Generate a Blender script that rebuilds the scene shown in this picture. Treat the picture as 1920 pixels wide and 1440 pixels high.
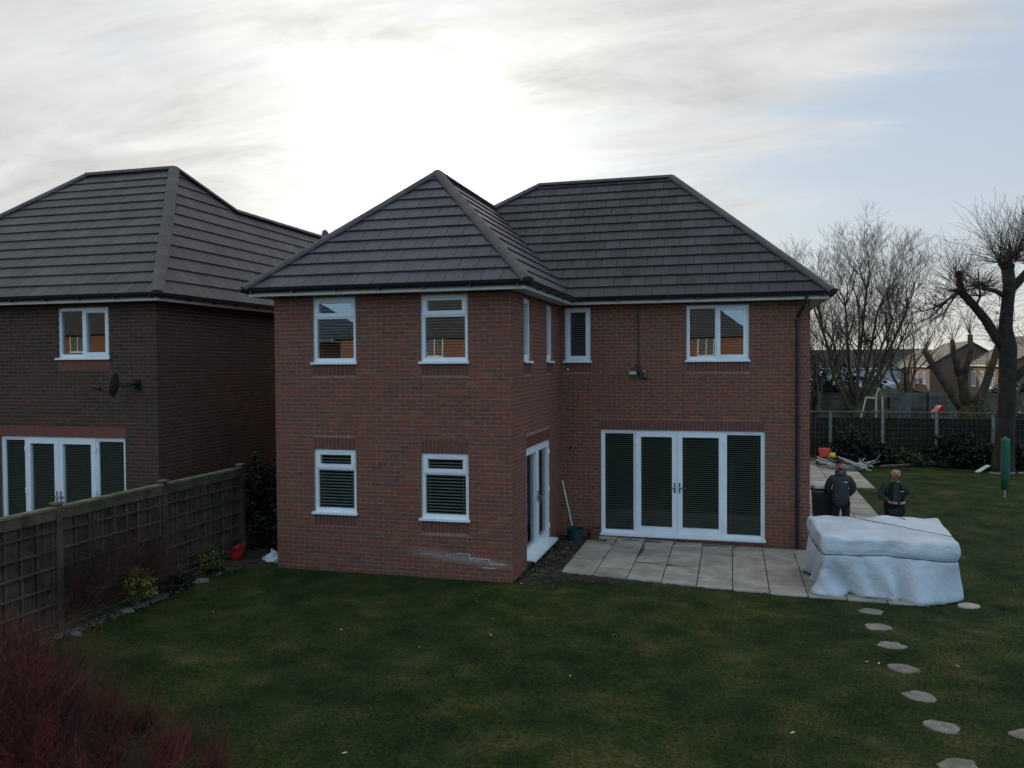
import bpy, math, random
import numpy as np
from mathutils import Vector, Matrix
from math import sin, cos, pi, radians, sqrt, atan2
random.seed(7); rng = np.random.default_rng(7)
sc = bpy.context.scene
for o in list(bpy.data.objects): bpy.data.objects.remove(o)
COL = sc.collection

# ------------------------------------------------------------------ camera
CAMP = Vector((3.616, -13.432, 3.77))
F_PX, YAW, PITCH, ROLL = 1532.0, radians(15.05), radians(1.48), radians(0.38)
Fv = Vector((-sin(YAW)*cos(PITCH), cos(YAW)*cos(PITCH), -sin(PITCH)))
Rv = Vector((cos(YAW), sin(YAW), 0)); Uv = Rv.cross(Fv)
R2 = Rv*cos(ROLL) - Uv*sin(ROLL); U2 = Uv*cos(ROLL) + Rv*sin(ROLL)
cd = bpy.data.cameras.new('camera'); cam = bpy.data.objects.new('camera', cd); COL.objects.link(cam)
m = Matrix((R2, U2, -Fv)).transposed().to_4x4(); m.translation = CAMP; cam.matrix_world = m
cd.sensor_width = 36.0; cd.lens = 36.0*F_PX/1920.0; cd.clip_end = 6000; cd.clip_start = 0.05
sc.camera = cam

# ------------------------------------------------------------------ sun and sky
SUN_AZ_LEFT = radians(21.0); SUN_EL = radians(13.6)
SUN_TO = Vector((-sin(SUN_AZ_LEFT)*cos(SUN_EL), cos(SUN_AZ_LEFT)*cos(SUN_EL), sin(SUN_EL)))
sd = bpy.data.lights.new('sun', 'SUN'); sd.energy = 2.6; sd.angle = radians(0.5); sd.color = (1.0, 0.80, 0.58)
so = bpy.data.objects.new('sun', sd); COL.objects.link(so)
so.rotation_euler = (-SUN_TO).to_track_quat('-Z', 'Y').to_euler()
world = bpy.data.worlds.new('World'); sc.world = world; world.use_nodes = True
def build_world():
    nt = world.node_tree; N = nt.nodes; L = nt.links; N.clear()
    def nd(t, **k):
        n = N.new(t)
        for a, b in k.items(): setattr(n, a, b)
        return n
    def mth(op, a, b=None, c=None, clamp=False):
        n = nd('ShaderNodeMath', operation=op); n.use_clamp = clamp
        for i, v in enumerate((a, b, c)):
            if v is None: continue
            if isinstance(v, (int, float)): n.inputs[i].default_value = v
            else: L.new(v, n.inputs[i])
        return n.outputs[0]
    def mix(f, a, b, bt='MIX'):
        n = nd('ShaderNodeMix', data_type='RGBA', blend_type=bt); n.clamp_factor = True
        for i, v in ((0, f), (6, a), (7, b)):
            if isinstance(v, tuple): n.inputs[i].default_value = (*v, 1) if len(v) == 3 else v
            elif isinstance(v, (int, float)): n.inputs[i].default_value = v
            else: L.new(v, n.inputs[i])
        return n.outputs[2]
    tc = nd('ShaderNodeTexCoord'); vn = nd('ShaderNodeVectorMath', operation='NORMALIZE'); L.new(tc.outputs['Generated'], vn.inputs[0])
    d = vn.outputs[0]
    def dot(v):
        n = nd('ShaderNodeVectorMath', operation='DOT_PRODUCT'); L.new(d, n.inputs[0]); n.inputs[1].default_value = v; return n.outputs['Value']
    sky = nd('ShaderNodeTexSky', sky_type='NISHITA'); sky.sun_disc = False
    sky.sun_elevation = SUN_EL; sky.sun_rotation = -SUN_AZ_LEFT
    sky.air_density = 1.0; sky.dust_density = 1.5; sky.ozone_density = 1.2
    z = mth('MAXIMUM', dot((0, 0, 1)), 0.0)
    ds = mth('MAXIMUM', dot(tuple(SUN_TO)), 0.0)
    # thin high cloud, laid out on a plane overhead
    sx = nd('ShaderNodeSeparateXYZ'); L.new(d, sx.inputs[0])
    zz = mth('ADD', z, 0.16)
    cx = nd('ShaderNodeCombineXYZ'); L.new(mth('DIVIDE', sx.outputs[0], zz), cx.inputs[0]); L.new(mth('DIVIDE', sx.outputs[1], zz), cx.inputs[1])
    mp = nd('ShaderNodeMapping'); L.new(cx.outputs[0], mp.inputs[0]); mp.inputs['Rotation'].default_value = (0, 0, radians(62)); mp.inputs['Scale'].default_value = (0.62, 1.45, 1); mp.inputs['Location'].default_value = (1.7, 0.55, 0)
    n1 = nd('ShaderNodeTexNoise'); L.new(mp.outputs[0], n1.inputs['Vector']); n1.inputs['Scale'].default_value = 0.75; n1.inputs['Detail'].default_value = 9; n1.inputs['Roughness'].default_value = 0.56; n1.inputs['Distortion'].default_value = 0.5
    n2 = nd('ShaderNodeTexNoise'); L.new(mp.outputs[0], n2.inputs['Vector']); n2.inputs['Scale'].default_value = 3.2; n2.inputs['Detail'].default_value = 10; n2.inputs['Roughness'].default_value = 0.62; n2.inputs['Distortion'].default_value = 1.1
    # cloud bank lies to the left and overhead, the right is clearer
    back = dot(tuple(Vector((sin(YAW), -cos(YAW), 0))))
    side = dot(tuple(Vector((-cos(YAW), -sin(YAW), 0))))
    cover = mth('ADD', mth('ADD', mth('MULTIPLY', n1.outputs[0], 1.0), mth('MULTIPLY', n2.outputs[0], 0.36)), mth('ADD', mth('MULTIPLY', side, 0.04), mth('ADD', mth('MULTIPLY', z, 0.05), mth('MULTIPLY', mth('MAXIMUM', back, 0.0), -0.30))))
    def rdir(px, py): return (Fv + R2*((px-960)/F_PX) - U2*((py-720)/F_PX)).normalized()
    edge = rdir(1430, 430).cross(rdir(1960, 40)).normalized()       # the bank's lower right edge is a slanting line across the sky
    if edge.dot(rdir(400, 200)) < 0: edge = -edge
    eb = nd('ShaderNodeMapRange'); L.new(dot(tuple(edge)), eb.inputs[0]); eb.inputs[1].default_value = -0.10; eb.inputs[2].default_value = 0.10; eb.inputs[3].default_value = -0.10; eb.inputs[4].default_value = 0.24
    cover = mth('ADD', cover, mth('MULTIPLY', eb.outputs[0], mth('SUBTRACT', 1.0, mth('MAXIMUM', back, 0.0))))
    mr = nd('ShaderNodeMapRange'); mr.interpolation_type = 'SMOOTHSTEP'; L.new(cover, mr.inputs[0]); mr.inputs[1].default_value = 0.68; mr.inputs[2].default_value = 0.93
    n3 = nd('ShaderNodeTexNoise'); L.new(mp.outputs[0], n3.inputs['Vector']); n3.inputs['Scale'].default_value = 1.9; n3.inputs['Detail'].default_value = 11; n3.inputs['Roughness'].default_value = 0.60; n3.inputs['Distortion'].default_value = 0.9
    thick = nd('ShaderNodeMapRange'); L.new(n3.outputs[0], thick.inputs[0]); thick.inputs[1].default_value = 0.36; thick.inputs[2].default_value = 0.66
    tex = nd('ShaderNodeMapRange'); L.new(mth('ADD', mth('MULTIPLY', n3.outputs[0], 0.7), mth('MULTIPLY', n2.outputs[0], 0.3)), tex.inputs[0]); tex.inputs[1].default_value = 0.38; tex.inputs[2].default_value = 0.66; tex.inputs[3].default_value = 1.22; tex.inputs[4].default_value = 0.84
    # everything below is in units of 10 (background strength 0.1)
    base = mix(1.0, sky.outputs[0], (1.05, 1.25, 1.5), 'MULTIPLY')
    base = mix(0.88, base, (4.7, 5.7, 7.0))
    bm = nd('ShaderNodeMapRange'); bm.interpolation_type = 'SMOOTHSTEP'; L.new(mth('ADD', back, mth('MULTIPLY', z, 0.35)), bm.inputs[0]); bm.inputs[1].default_value = -0.3; bm.inputs[2].default_value = 0.55
    base = mix(bm.outputs[0], base, (5.5, 8.4, 11.5))
    hor = mth('POWER', mth('SUBTRACT', 1.0, z, clamp=True), 7.5)
    front = mth('MULTIPLY', mth('ADD', dot(tuple(Vector((-sin(YAW), cos(YAW), 0)))), 0.35, clamp=True), hor)
    base = mix(mth('MULTIPLY', front, 0.85), base, (8.3, 7.9, 6.8))
    cl = mix(mth('POWER', ds, 3.0), (6.3, 6.45, 6.65), (7.1, 7.0, 6.75))
    tx = nd('ShaderNodeCombineColor')
    for i in range(3): L.new(tex.outputs[0], tx.inputs[i])
    cl = mix(1.0, cl, tx.outputs[0], 'MULTIPLY')
    c = mix(mth('MULTIPLY', mr.outputs[0], 0.92), base, cl)
    glow = mth('ADD', mth('ADD', mth('MULTIPLY', mth('POWER', ds, 9.0), 0.32), mth('MULTIPLY', mth('POWER', ds, 50.0), 3.3)), mth('MULTIPLY', mth('POWER', ds, 350.0), 30.0))
    # thick cloud holds the glow back, thin cloud lets it through
    glow = mth('MULTIPLY', glow, mth('SUBTRACT', 1.65, mth('MULTIPLY', thick.outputs[0], 1.15)))
    gv = nd('ShaderNodeVectorMath', operation='SCALE'); gv.inputs[0].default_value = (1.0, 0.965, 0.86); L.new(glow, gv.inputs['Scale'])
    c = mix(1.0, c, gv.outputs[0], 'ADD')
    bg = nd('ShaderNodeBackground'); bg.inputs['Strength'].default_value = 0.1; L.new(c, bg.inputs['Color'])
    out = nd('ShaderNodeOutputWorld'); L.new(bg.outputs[0], out.inputs[0])
build_world()
sc.view_settings.view_transform = 'Standard'; sc.view_settings.look = 'None'
sc.view_settings.exposure = 0.0; sc.view_settings.gamma = 1.0; sc.view_settings.use_curve_mapping = False
sc.render.engine = 'CYCLES'
sc.cycles.max_bounces = 6; sc.cycles.transparent_max_bounces = 12
sc.cycles.caustics_reflective = False; sc.cycles.caustics_refractive = False

# ------------------------------------------------------------------ materials
MATS = {}
def newmat(name):
    m = bpy.data.materials.new(name); m.use_nodes = True; nt = m.node_tree
    return m, nt.nodes, nt.links, nt.nodes['Principled BSDF']
def setramp(r, stops):
    els = r.color_ramp.elements
    while len(els) > 1: els.remove(els[-1])
    els[0].position = stops[0][0]; els[0].color = (*stops[0][1], 1)
    for p, c in stops[1:]:
        e = els.new(p); e.color = (*c, 1)
def mat(name, col, rough=0.6, var=0.12, scale=6.0, bump=0.0, bscale=60.0, metal=0.0, spec=0.4, dirt=None, dscale=1.2):
    """noisy base colour + fine bump, in world space"""
    m, N, L, B = newmat(name)
    g = N.new('ShaderNodeNewGeometry')
    n = N.new('ShaderNodeTexNoise'); L.new(g.outputs['Position'], n.inputs['Vector']); n.inputs['Scale'].default_value = scale; n.inputs['Detail'].default_value = 6
    r = N.new('ShaderNodeValToRGB'); L.new(n.outputs[0], r.inputs[0])
    lo = tuple(max(0, c*(1-var*2)) for c in col); hi = tuple(min(1, c*(1+var*2)) for c in col)
    setramp(r, [(0.3, lo), (0.7, hi)])
    out = r.outputs[0]
    if dirt:
        n3 = N.new('ShaderNodeTexNoise'); L.new(g.outputs['Position'], n3.inputs['Vector']); n3.inputs['Scale'].default_value = dscale; n3.inputs['Detail'].default_value = 8; n3.inputs['Roughness'].default_value = 0.65
        mr = N.new('ShaderNodeMapRange'); L.new(n3.outputs[0], mr.inputs[0]); mr.inputs[1].default_value = 0.45; mr.inputs[2].default_value = 0.75; mr.inputs[4].default_value = 0.8
        mx = N.new('ShaderNodeMix'); mx.data_type = 'RGBA'; L.new(mr.outputs[0], mx.inputs[0]); L.new(out, mx.inputs[6]); mx.inputs[7].default_value = (*dirt, 1); out = mx.outputs[2]
    L.new(out, B.inputs['Base Color'])
    B.inputs['Roughness'].default_value = rough; B.inputs['Metallic'].default_value = metal; B.inputs['Specular IOR Level'].default_value = spec
    if bump:
        n2 = N.new('ShaderNodeTexNoise'); L.new(g.outputs['Position'], n2.inputs['Vector']); n2.inputs['Scale'].default_value = bscale; n2.inputs['Detail'].default_value = 5
        b = N.new('ShaderNodeBump'); b.inputs['Strength'].default_value = bump; b.inputs['Distance'].default_value = 0.02; L.new(n2.outputs[0], b.inputs['Height']); L.new(b.outputs[0], B.inputs['Normal'])
    MATS[name] = m; return m
def brick_mat(name, stops, stain=0.5):
    """each brick carries its own tone; stains and efflorescence run over the wall"""
    m, N, L, B = newmat(name)
    a = N.new('ShaderNodeAttribute'); a.attribute_name = 'tone'
    r = N.new('ShaderNodeValToRGB'); setramp(r, stops); L.new(a.outputs['Fac'], r.inputs[0])
    g = N.new('ShaderNodeNewGeometry')
    n = N.new('ShaderNodeTexNoise'); L.new(g.outputs['Position'], n.inputs['Vector']); n.inputs['Scale'].default_value = 28; n.inputs['Detail'].default_value = 7; n.inputs['Roughness'].default_value = 0.65
    mr = N.new('ShaderNodeMapRange'); L.new(n.outputs[0], mr.inputs[0]); mr.inputs[1].default_value = 0.3; mr.inputs[2].default_value = 0.7; mr.inputs[3].default_value = 0.62; mr.inputs[4].default_value = 1.35
    mx = N.new('ShaderNodeVectorMath'); mx.operation = 'SCALE'; L.new(r.outputs[0], mx.inputs[0]); L.new(mr.outputs[0], mx.inputs['Scale'])
    n3 = N.new('ShaderNodeTexNoise'); L.new(g.outputs['Position'], n3.inputs['Vector']); n3.inputs['Scale'].default_value = 0.9; n3.inputs['Detail'].default_value = 9; n3.inputs['Roughness'].default_value = 0.7
    m3 = N.new('ShaderNodeMapRange'); L.new(n3.outputs[0], m3.inputs[0]); m3.inputs[1].default_value = 0.52; m3.inputs[2].default_value = 0.74; m3.inputs[4].default_value = stain
    mm = N.new('ShaderNodeMix'); mm.data_type = 'RGBA'; L.new(m3.outputs[0], mm.inputs[0]); L.new(mx.outputs[0], mm.inputs[6]); mm.inputs[7].default_value = (0.135, 0.085, 0.062, 1)
    mp = N.new('ShaderNodeMapping'); mp.inputs['Scale'].default_value = (0.9, 0.9, 3.6); L.new(g.outputs['Position'], mp.inputs[0])
    n4 = N.new('ShaderNodeTexNoise'); L.new(mp.outputs[0], n4.inputs['Vector']); n4.inputs['Scale'].default_value = 1.25; n4.inputs['Detail'].default_value = 7; n4.inputs['Roughness'].default_value = 0.72
    m4 = N.new('ShaderNodeMapRange'); L.new(n4.outputs[0], m4.inputs[0]); m4.inputs[1].default_value = 0.62; m4.inputs[2].default_value = 0.78; m4.inputs[4].default_value = 0.55 if stain > .3 else 0.12
    me_ = N.new('ShaderNodeMix'); me_.data_type = 'RGBA'; L.new(m4.outputs[0], me_.inputs[0]); L.new(mm.outputs[2], me_.inputs[6]); me_.inputs[7].default_value = (0.30, 0.24, 0.21, 1); mm = me_
    if name == 'brick_multi_red':      # lime bloom creeping along one low course line of the wing wall
        sp_ = N.new('ShaderNodeSeparateXYZ'); L.new(g.outputs['Position'], sp_.inputs[0])
        def M_(op, a, b=None, cl=False):
            n_ = N.new('ShaderNodeMath'); n_.operation = op; n_.use_clamp = cl
            for i_, v_ in enumerate((a, b)):
                if v_ is None: continue
                if isinstance(v_, (int, float)): n_.inputs[i_].default_value = v_
                else: L.new(v_, n_.inputs[i_])
            return n_.outputs[0]
        line = M_('ADD', M_('MULTIPLY', sp_.outputs[0], -0.09), 0.285)
        dz = M_('ABSOLUTE', M_('SUBTRACT', sp_.outputs[2], line)); bz = M_('SUBTRACT', 1.0, M_('MULTIPLY', dz, 9.0), True)
        bx = M_('SUBTRACT', 1.0, M_('POWER', M_('ABSOLUTE', M_('MULTIPLY', M_('ADD', sp_.outputs[0], 0.95), 1.0)), 3.0), True); by = M_('LESS_THAN', sp_.outputs[1], 0.6)
        n5 = M_('MULTIPLY', M_('SUBTRACT', n.outputs[0], 0.36), 5.5, True)
        f_ = M_('MULTIPLY', M_('MULTIPLY', M_('MULTIPLY', bz, bx), by), n5)
        m6 = N.new('ShaderNodeMix'); m6.data_type = 'RGBA'; L.new(f_, m6.inputs[0]); L.new(mm.outputs[2], m6.inputs[6]); m6.inputs[7].default_value = (0.36, 0.31, 0.28, 1); mm = m6
    L.new(mm.outputs[2], B.inputs['Base Color']); B.inputs['Roughness'].default_value = 0.85; B.inputs['Specular IOR Level'].default_value = 0.25
    b = N.new('ShaderNodeBump'); b.inputs['Strength'].default_value = 0.5; b.inputs['Distance'].default_value = 0.006; L.new(n.outputs[0], b.inputs['Height']); L.new(b.outputs[0], B.inputs['Normal'])
    MATS[name] = m; return m
BR = [(0.0, (0.125, 0.068, 0.048)), (0.12, (0.165, 0.072, 0.049)), (0.3, (0.192, 0.070, 0.046)), (0.52, (0.208, 0.072, 0.047)), (0.74, (0.222, 0.080, 0.053)), (0.84, (0.135, 0.080, 0.060)), (0.94, (0.235, 0.058, 0.040)), (1.0, (0.240, 0.100, 0.050))]
brick_mat('brick_multi_red', BR)
brick_mat('brick_deep_red', [(0, (0.140, 0.052, 0.040)), (0.5, (0.165, 0.055, 0.041)), (1, (0.140, 0.062, 0.048))], 0.2)
brick_mat('brick_dark_brown', [(0, (0.048, 0.033, 0.025)), (0.5, (0.074, 0.041, 0.029)), (0.85, (0.090, 0.042, 0.029)), (1, (0.11, 0.037, 0.026))], 0.25)
brick_mat('brick_terracotta', [(0, (0.20, 0.066, 0.046)), (0.5, (0.22, 0.072, 0.050)), (1, (0.19, 0.070, 0.052))], 0.1)
mat('mortar', (0.27, 0.18, 0.13), 0.95, 0.15, 9, 0.3)
mat('mortar_dark', (0.17, 0.115, 0.085), 0.95, 0.15, 9, 0.3)
mat('limed_joint', (0.52, 0.51, 0.50), 0.9, 0.2, 30, 0.3)
def tile_mat(name, c1, c2, rough, moss):
    m, N, L, B = newmat(name)
    a = N.new('ShaderNodeAttribute'); a.attribute_name = 'tone'
    r = N.new('ShaderNodeValToRGB'); setramp(r, [(0, c1), (0.9, c2), (1, tuple(c*1.45 for c in c2))]); L.new(a.outputs['Fac'], r.inputs[0])
    g = N.new('ShaderNodeNewGeometry')
    n = N.new('ShaderNodeTexNoise'); L.new(g.outputs['Position'], n.inputs['Vector']); n.inputs['Scale'].default_value = 1.6; n.inputs['Detail'].default_value = 9; n.inputs['Roughness'].default_value = 0.7
    mr = N.new('ShaderNodeMapRange'); L.new(n.outputs[0], mr.inputs[0]); mr.inputs[1].default_value = 0.3; mr.inputs[2].default_value = 0.7; mr.inputs[3].default_value = 0.68; mr.inputs[4].default_value = 1.3
    s = N.new('ShaderNodeVectorMath'); s.operation = 'SCALE'; L.new(r.outputs[0], s.inputs[0]); L.new(mr.outputs[0], s.inputs['Scale'])
    n3 = N.new('ShaderNodeTexNoise'); L.new(g.outputs['Position'], n3.inputs['Vector']); n3.inputs['Scale'].default_value = 14; n3.inputs['Detail'].default_value = 8; n3.inputs['Roughness'].default_value = 0.7
    m3 = N.new('ShaderNodeMapRange'); L.new(n3.outputs[0], m3.inputs[0]); m3.inputs[1].default_value = 0.55; m3.inputs[2].default_value = 0.8; m3.inputs[4].default_value = moss
    mm = N.new('ShaderNodeMix'); mm.data_type = 'RGBA'; L.new(m3.outputs[0], mm.inputs[0]); L.new(s.outputs[0], mm.inputs[6]); mm.inputs[7].default_value = (0.105, 0.10, 0.075, 1)
    L.new(mm.outputs[2], B.inputs['Base Color']); B.inputs['Roughness'].default_value = rough; B.inputs['Specular IOR Level'].default_value = 0.45
    b = N.new('ShaderNodeBump'); b.inputs['Strength'].default_value = 0.35; b.inputs['Distance'].default_value = 0.008; L.new(n3.outputs[0], b.inputs['Height']); L.new(b.outputs[0], B.inputs['Normal'])
    MATS[name] = m; return m
tile_mat('tile_charcoal', (0.044, 0.038, 0.047), (0.063, 0.054, 0.064), 0.46, 0.18)
tile_mat('tile_weathered', (0.020, 0.018, 0.021), (0.044, 0.037, 0.040), 0.56, 0.15)
tile_mat('tile_brown_grey', (0.044, 0.037, 0.037), (0.070, 0.058, 0.056), 0.56, 0.5)
tile_mat('cap_grey', (0.062, 0.052, 0.048), (0.080, 0.066, 0.060), 0.6, 0.8)
tile_mat('tile_pale', (0.15, 0.14, 0.11), (0.21, 0.19, 0.15), 0.9, 0.5)
mat('underlay', (0.012, 0.012, 0.012), 0.9)
mat('upvc_white', (0.80, 0.81, 0.82), 0.28, 0.02, 3, 0, spec=0.5)
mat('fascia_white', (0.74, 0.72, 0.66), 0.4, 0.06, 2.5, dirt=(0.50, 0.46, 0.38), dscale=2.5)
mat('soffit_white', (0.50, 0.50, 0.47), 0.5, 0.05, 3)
mat('black_plastic', (0.010, 0.0105, 0.011), 0.38, 0.1, 8, spec=0.5)
mat('handle_steel', (0.62, 0.62, 0.60), 0.22, 0.02, 5, metal=1)
mat('blind_slat', (0.62, 0.60, 0.52), 0.55, 0.04, 4)
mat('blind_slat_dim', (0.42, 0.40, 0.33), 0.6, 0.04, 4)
mat('room_dark', (0.035, 0.034, 0.03), 0.9)
mat('room_floor', (0.10, 0.085, 0.07), 0.9)
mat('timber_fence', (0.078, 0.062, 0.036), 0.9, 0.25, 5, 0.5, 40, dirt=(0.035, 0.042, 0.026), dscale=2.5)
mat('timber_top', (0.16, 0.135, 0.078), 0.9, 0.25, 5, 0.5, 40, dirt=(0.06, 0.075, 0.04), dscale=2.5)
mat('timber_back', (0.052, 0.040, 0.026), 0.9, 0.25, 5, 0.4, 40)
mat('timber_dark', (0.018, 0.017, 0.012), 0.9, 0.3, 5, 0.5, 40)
mat('timber_grey', (0.13, 0.105, 0.080), 0.9, 0.25, 1.5, 0.3, 30, dirt=(0.06, 0.06, 0.05), dscale=0.6)
mat('timber_pale', (0.52, 0.46, 0.27), 0.8, 0.1, 6)
mat('concrete_post', (0.20, 0.20, 0.175), 0.9, 0.2, 6, 0.3, dirt=(0.09, 0.10, 0.07))
mat('paving', (0.40, 0.34, 0.275), 0.85, 0.13, 2.6, 0.35, 50, dirt=(0.22, 0.185, 0.14), dscale=1.6)
mat('paving_wet', (0.065, 0.055, 0.042), 0.7, 0.25, 5, 0.2, 50)
mat('stone', (0.24, 0.20, 0.165), 0.9, 0.2, 7, 0.6, 40, dirt=(0.12, 0.13, 0.08), dscale=3)
mat('gravel_grey', (0.105, 0.092, 0.078), 0.9, 0.35, 30)
mat('soil', (0.034, 0.024, 0.016), 0.95, 0.4, 9, 0.9, 25)
mat('bark_dark', (0.026, 0.020, 0.015), 0.95, 0.3, 5, 0.7, 25, dirt=(0.036, 0.034, 0.017), dscale=1.5)
mat('bark_brown', (0.085, 0.065, 0.042), 0.95, 0.3, 5, 0.6, 25, dirt=(0.12, 0.11, 0.05), dscale=1.5)
mat('bark_orange', (0.060, 0.042, 0.024), 0.95, 0.3, 3, 0.6, 25, dirt=(0.12, 0.085, 0.022), dscale=1.2)  # brown bark mottled orange by noise, all over
mat('twig', (0.055, 0.040, 0.028), 0.9, 0.3, 4)
mat('twig_red', (0.110, 0.013, 0.010), 0.7, 0.4, 3, dirt=(0.040, 0.021, 0.012), dscale=1.3)
mat('twig_rust', (0.060, 0.021, 0.012), 0.75, 0.35, 3, dirt=(0.030, 0.016, 0.010), dscale=1.8)
mat('leaf_dark', (0.0085, 0.0105, 0.0045), 0.6, 0.4, 3)
mat('leaf_green', (0.030, 0.038, 0.010), 0.6, 0.4, 5)
mat('leaf_yellow', (0.16, 0.17, 0.025), 0.6, 0.3, 9)
mat('leaf_pale', (0.085, 0.09, 0.03), 0.6, 0.3, 9)
mat('red_plastic', (0.42, 0.022, 0.028), 0.4, 0.06, 6)
mat('orange_plastic', (0.72, 0.11, 0.07), 0.45, 0.08, 9)
mat('yellow_plastic', (0.70, 0.44, 0.02), 0.5, 0.08, 8)
mat('bag_plastic', (0.62, 0.65, 0.68), 0.35, 0.12, 12)
mat('green_canvas', (0.020, 0.105, 0.060), 0.7, 0.12, 6, 0.2)
mat('pole_metal', (0.42, 0.44, 0.42), 0.4, 0.1, 9, metal=0.6)
mat('pole_green', (0.05, 0.10, 0.075), 0.5, 0.2, 9)
mat('rope', (0.045, 0.040, 0.035), 0.9)
mat('teal_plastic', (0.014, 0.050, 0.052), 0.4, 0.1, 9)
mat('cream_wood', (0.62, 0.58, 0.44), 0.6)
mat('terracotta', (0.12, 0.050, 0.030), 0.85, 0.2, 9)
mat('paper', (0.62, 0.60, 0.50), 0.8, 0.06)
mat('lamp_glass', (0.40, 0.42, 0.38), 0.15, 0.05)
mat('skin', (0.42, 0.19, 0.14), 0.5, 0.08, 20)
mat('hair_dark', (0.012, 0.009, 0.008), 0.7)
mat('cloth_slate', (0.040, 0.042, 0.044), 0.9, 0.15, 12, 0.3)
mat('cloth_green', (0.024, 0.034, 0.024), 0.9, 0.15, 12, 0.3)
mat('cloth_black', (0.0085, 0.0085, 0.0095), 0.9, 0.15, 12, 0.3)
mat('trouser_dark', (0.014, 0.015, 0.017), 0.9, 0.15, 12, 0.3)
mat('boot', (0.015, 0.012, 0.010), 0.6)
mat('print_white', (0.55, 0.56, 0.57), 0.6)
mat('render_white', (0.42, 0.44, 0.46), 0.9, 0.08, 1)
mat('door_grey', (0.11, 0.12, 0.13), 0.6)
mat('dish_grey', (0.032, 0.032, 0.033), 0.6)
def per_object(name, amt):
    m = MATS[name]; N = m.node_tree.nodes; L = m.node_tree.links; B = N['Principled BSDF']; src = B.inputs['Base Color'].links[0].from_socket
    oi = N.new('ShaderNodeObjectInfo'); mr = N.new('ShaderNodeMapRange'); L.new(oi.outputs['Random'], mr.inputs[0]); mr.inputs[3].default_value = 1-amt; mr.inputs[4].default_value = 1+amt
    s_ = N.new('ShaderNodeVectorMath'); s_.operation = 'SCALE'; L.new(src, s_.inputs[0]); L.new(mr.outputs[0], s_.inputs['Scale']); L.new(s_.outputs[0], B.inputs['Base Color'])
per_object('paving', .14); per_object('timber_fence', .25); per_object('timber_back', .3); per_object('timber_grey', .2); per_object('stone', .15); per_object('cap_grey', .12)
def brick_far(name, c1, c2, mort):
    m, N, L, B = newmat(name)
    g = N.new('ShaderNodeNewGeometry'); s = N.new('ShaderNodeSeparateXYZ'); L.new(g.outputs['Position'], s.inputs[0])
    ad = N.new('ShaderNodeMath'); ad.operation = 'ADD'; L.new(s.outputs[0], ad.inputs[0]); L.new(s.outputs[1], ad.inputs[1])
    cb = N.new('ShaderNodeCombineXYZ'); L.new(ad.outputs[0], cb.inputs[0]); L.new(s.outputs[2], cb.inputs[1])
    t = N.new('ShaderNodeTexBrick'); L.new(cb.outputs[0], t.inputs['Vector']); t.inputs['Scale'].default_value = 1
    t.inputs['Brick Width'].default_value = .225; t.inputs['Row Height'].default_value = .075; t.inputs['Mortar Size'].default_value = .006
    t.inputs['Color1'].default_value = (*c1, 1); t.inputs['Color2'].default_value = (*c2, 1); t.inputs['Mortar'].default_value = (*mort, 1)
    L.new(t.outputs[0], B.inputs['Base Color']); B.inputs['Roughness'].default_value = 0.9
    MATS[name] = m
brick_far('brick_far_orange', (0.27, 0.105, 0.060), (0.21, 0.080, 0.048), (0.30, 0.22, 0.17))
brick_far('brick_far_dull', (0.17, 0.090, 0.062), (0.14, 0.075, 0.052), (0.2, 0.16, 0.13))
brick_far('brick_far_red', (0.16, 0.075, 0.055), (0.12, 0.06, 0.045), (0.2, 0.16, 0.13))
# glass: coated double glazing, mirrors a good part of what is behind the viewer
def glass_mat(name, refl, tint):
    m = bpy.data.materials.new(name); m.use_nodes = True; nt = m.node_tree; N = nt.nodes; L = nt.links; N.clear()
    out = N.new('ShaderNodeOutputMaterial'); tr = N.new('ShaderNodeBsdfTransparent'); tr.inputs[0].default_value = (*tint, 1)
    gl = N.new('ShaderNodeBsdfGlossy'); gl.inputs['Roughness'].default_value = 0.0; gl.inputs[0].default_value = (0.92, 1.0, 0.98, 1)
    lw = N.new('ShaderNodeFresnel'); lw.inputs[0].default_value = 1.5
    ad = N.new('ShaderNodeMath'); ad.operation = 'MULTIPLY_ADD'; ad.use_clamp = True; L.new(lw.outputs[0], ad.inputs[0]); ad.inputs[1].default_value = 1.2; ad.inputs[2].default_value = refl
    g = N.new('ShaderNodeNewGeometry'); n = N.new('ShaderNodeTexNoise'); L.new(g.outputs['Position'], n.inputs['Vector']); n.inputs['Scale'].default_value = 1.3; n.inputs['Detail'].default_value = 1
    b = N.new('ShaderNodeBump'); b.inputs['Strength'].default_value = 0.10; b.inputs['Distance'].default_value = 0.006; L.new(n.outputs[0], b.inputs['Height']); L.new(b.outputs[0], gl.inputs['Normal'])
    mx = N.new('ShaderNodeMixShader'); L.new(ad.outputs[0], mx.inputs[0]); L.new(tr.outputs[0], mx.inputs[1]); L.new(gl.outputs[0], mx.inputs[2]); L.new(mx.outputs[0], out.inputs[0])
    MATS[name] = m
glass_mat('glass', 0.22, (0.80, 0.86, 0.83)); glass_mat('glass_dark', 0.0, (0.80, 0.88, 0.84))
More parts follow.
